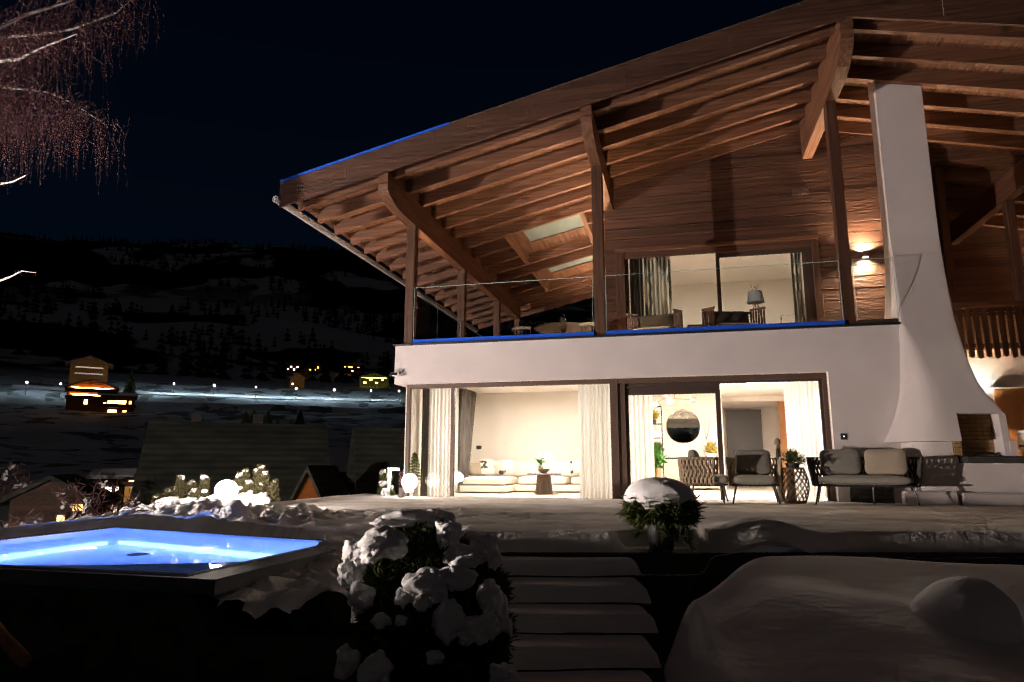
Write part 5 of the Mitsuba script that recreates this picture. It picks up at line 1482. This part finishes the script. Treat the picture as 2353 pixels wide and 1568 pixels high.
valley_house('dim orange gabled house standing above and behind the lit hotel', x, y, z + 3.2, face(x, y), 11.5, 10, 5.2, 2.3, 'orange_wall', [(-4.2, 3.4, 8.4, 0.5, 0.12), (-4.2, 1.2, 8.4, 0.5, 0.06)], emit=ORG, L=0.9, over=1.6, below=9, snow=0)
# small houses close below the garden
x, y, z = at((548 - 1176) / 1594, 43)
k, F = valley_house('neighbour house with a long pale snowy roof and two chimneys behind the globe lamp', x, y, -4.6, 36, 7.6, 9.0, 4.0, 3.4, 'dark_stone', [(-3.4, 1.6, 1.1, 1.0, 0), (0.5, 1.6, 1.1, 1.0, 0)], ridge='x', chim=((-2.4, 0.5, 7.0), (0.9, 0.4, 7.1)), over=1.0, snow=0, roofm='old_roof')
x, y, z = at((828 - 1176) / 1594, 40)
dd_ = 0.92 * UV[0] + 0.38 * UV[1]
x, y = x + 4.5 * dd_[0], y + 4.5 * dd_[1]
valley_house('dark steep gabled house left of the lit sitting room', x, y, -3.6, math.degrees(math.atan2(-dd_[0], dd_[1])), 4.4, 9.0, 2.3, 3.8, 'dark_stone', [(-0.5, 2.6, 0.5, 0.9, 0), (-1.2, 0.6, 0.6, 0.9, 0)], ridge='y', over=0.5, snow=0, roofm='old_roof')
x, y, z = at((742 - 1176) / 1594, 33)
valley_house('small steep roofed hut with one orange lit window', x, y, -2.4, 10, 2.2, 3.0, 0.6, 2.2, 'orange_wall', [(0.15, 0.85, 0.22, 0.55, 1.6)], ridge='y', over=0.5, snow=0, roofm='old_roof', emit=ORG, L=1.5)
x, y, z = at((768 - 1176) / 1594, 52)
valley_house('low dark house with patchy snow on its flat roof', x, y, -2.3, 15, 6.0, 6.0, 2.5, 1.1, 'wood_x', [(-2.0, 0.6, 0.8, 0.9, 0)], ridge='x', over=0.8)
x, y, z = at((665 - 1176) / 1594, 48)
valley_house('tiny house with a row of orange lights right of the globe lamp', x, y, -2.6, 30, 1.9, 2, 1.9, 0.4, 'orange_wall', [(-0.45, 1.5, 0.7, 0.12, 7.0), (-0.45, 0.9, 0.7, 0.35, 0.7), (-0.4, 0.3, 0.6, 0.4, 0.9)], ridge='x', over=0.15, snow=0, emit=ORG, L=0.8)
x, y, z = at((333 - 1176) / 1594, 52)
valley_house('small yellow walled house with a brown wooden front left of the snowy shrubs', x, y, -3.2, 28, 2.2, 2.4, 2.5, 0.3, 'yellow_wall', [(-0.75, 1.5, 1.7, 1.2, 0.10), (-0.55, 2.78, 1.2, 0.10, 5.0), (-0.35, 0.2, 0.6, 1.0, 0)], ridge='x', over=0.1, snow=0, emit=(1.0, 0.42, 0.07), L=1.0)
x, y, z = at((289 - 1176) / 1594, 56)
valley_house('little house with glowing orange arched windows beside the yellow house', x, y, -3.6, 30, 3.0, 2.5, 1.4, 0.9, 'orange_wall', [(-0.2, 0.4, 0.5, 0.9, 3.0), (0.5, 0.4, 0.4, 0.8, 2.0), (-0.95, 0.2, 0.5, 0.5, 0.7)], ridge='y', over=0.2, snow=0, emit=ORG, L=1.0)
x, y, z = at((268 - 1176) / 1594, 75)
valley_house('white lit bar front with dark bays between the bare trees and the yellow house', x, y, -2.4, 30, 3.4, 3, 1.6, 0.5, 'cream_wall', [(-1.2, 0.55, 0.55, 0.5, 0.5), (-0.4, 0.55, 0.55, 0.5, 0.9), (0.45, 0.55, 0.55, 0.5, 0.5), (-1.3, 0.25, 2.6, 0.14, 1.6)], ridge='x', over=0.3, emit=(1.0, 0.78, 0.66), L=1.2)
x, y, z = at((150 - 1176) / 1594, 45)
valley_house('dark timber house with a small yellow window among the bare trees', x, y, -3.4, 32, 3.6, 3.5, 2.3, 1.0, 'wood_wall', [(0.35, 0.9, 0.35, 0.6, 1.3), (1.0, 1.7, 0.5, 0.35, 0.9), (-1.0, 0.2, 0.7, 1.2, 0)], ridge='y', over=0.6, snow=0, roofm='old_roof', emit=(1.0, 0.55, 0.14), L=1.0)
# cluster up the slope
for px_, py_, w, lab, col, s_ in ((660, 857, 9, 'house with three small white lights up the slope', (1.0, 0.9, 0.75), 3.0), (710, 859, 8, 'yellow lit house in the cluster up the slope', (1.0, 0.68, 0.10), 4.0), (690, 873, 6, 'house with a single pinkish light below the yellow lit one', (1.0, 0.75, 0.6), 4.0),
                                  (672, 892, 6, 'lowest house of the cluster with one small light', (1.0, 0.72, 0.5), 3.0), (795, 862, 13, 'orange lit house with a glowing eave up the slope', (1.0, 0.36, 0.08), 4.0), (852, 888, 14, 'yellow green lit hotel nearest the white parapet', (1.0, 0.74, 0.10), 3.6)):
    r_ = float(np.interp((1067 - py_) / 1594 / math.hypot(1, (px_ - 1176) / 1594), [(zz - 0.71) / rr_ for rr_, zz in RZ[10:17]], RZ[10:17, 0]))
    x, y, z = at((px_ - 1176) / 1594, r_)
    wn = [(-w * 0.36 + i * w * 0.2, 1.2 + 1.6 * (i % 2), w * 0.10, 0.9, s_ * (0.5 + 0.5 * ((i * 7) % 3) / 2)) for i in range(4)]
    if w > 12:
        wn.append((-w * 0.42, 3.9, w * 0.84, 0.35, s_ * 0.8))
    if w <= 6:
        wn = wn[:1]
    valley_house(lab, x, y, z - 0.5, face(x, y), w, 9, 4.4, 2.0, 'orange_wall' if w != 14 else 'yellow_wall', wn, ridge='y', emit=col, L=1.3, over=0.8, snow=0)
for px_, py_, lab, col in ((110, 628, 'lit mountain hut high on the slope at the left', (1.0, 0.5, 0.16)), (362, 621, 'lit mountain hut high on the slope', (1.0, 0.5, 0.2))):
    x, y, z = at((px_ - 1176) / 1594, 1085)
    zz = 0.71 + (1067 - py_) / 1594 * 1085 / math.hypot(1, (px_ - 1176) / 1594)
    valley_house(lab, x, y, zz - 3, face(x, y), 26, 14, 7, 4, 'orange_wall', [(-10, 3.5, 17, 3.2, 2.2), (-8, 0.2, 12, 2.0, 3.2), (3, 7.2, 3, 2.0, 2.5)], emit=col, L=0.9, over=2, snow=0, below=40)

# street lamps on the road below the slope
LAMPS = [(38, 886), (118, 879), (284, 882), (383, 898), (478, 909), (576, 918), (671, 917), (760, 911), (846, 886), (912, 926)]
order = ['first', 'second', 'third', 'fourth', 'fifth', 'sixth', 'seventh', 'eighth', 'ninth', 'tenth']
for i, (px_, py_) in enumerate(LAMPS):
    x, y, z = at((px_ - 1176) / 1594, 276 if i not in (0, 1) else 262)
    k = thing('street_lamp', f'cold white street lamp on the valley road, {order[i]} from the left', 'street lamp', 'street lamps on the valley road')
    put(k, 'pole', tube([(x, y, z - 0.5), (x, y, z + 4.4)], [0.09, 0.06], 6), 'black_metal')
    put(k, 'head', {'type': 'sphere', 'center': [float(x), float(y), float(z + 4.6)], 'radius': 0.30}, 'lamp_white', emit=np.array([0.62, 0.86, 1.0]) * (250 if i in (3, 4, 5, 6, 7) else 120), weight=0.9 if i in (3, 4, 5, 6, 7) else 0.3)
rp = []
for q in np.linspace(-0.735, -0.15, 90):
    for rr_ in (277.5, 282.5):
        xx, yy, zz = at(q, rr_)
        rp.append((xx, yy, zz + 0.35))
rp = np.array(rp).reshape(-1, 2, 3)
i_ = np.arange(len(rp) - 1)
fl_ = np.vstack([np.c_[2 * i_, 2 * i_ + 2, 2 * i_ + 3], np.c_[2 * i_, 2 * i_ + 3, 2 * i_ + 1]])
struct('valley_road', trimesh.Trimesh(rp.reshape(-1, 3), fl_, process=False), 'snow')
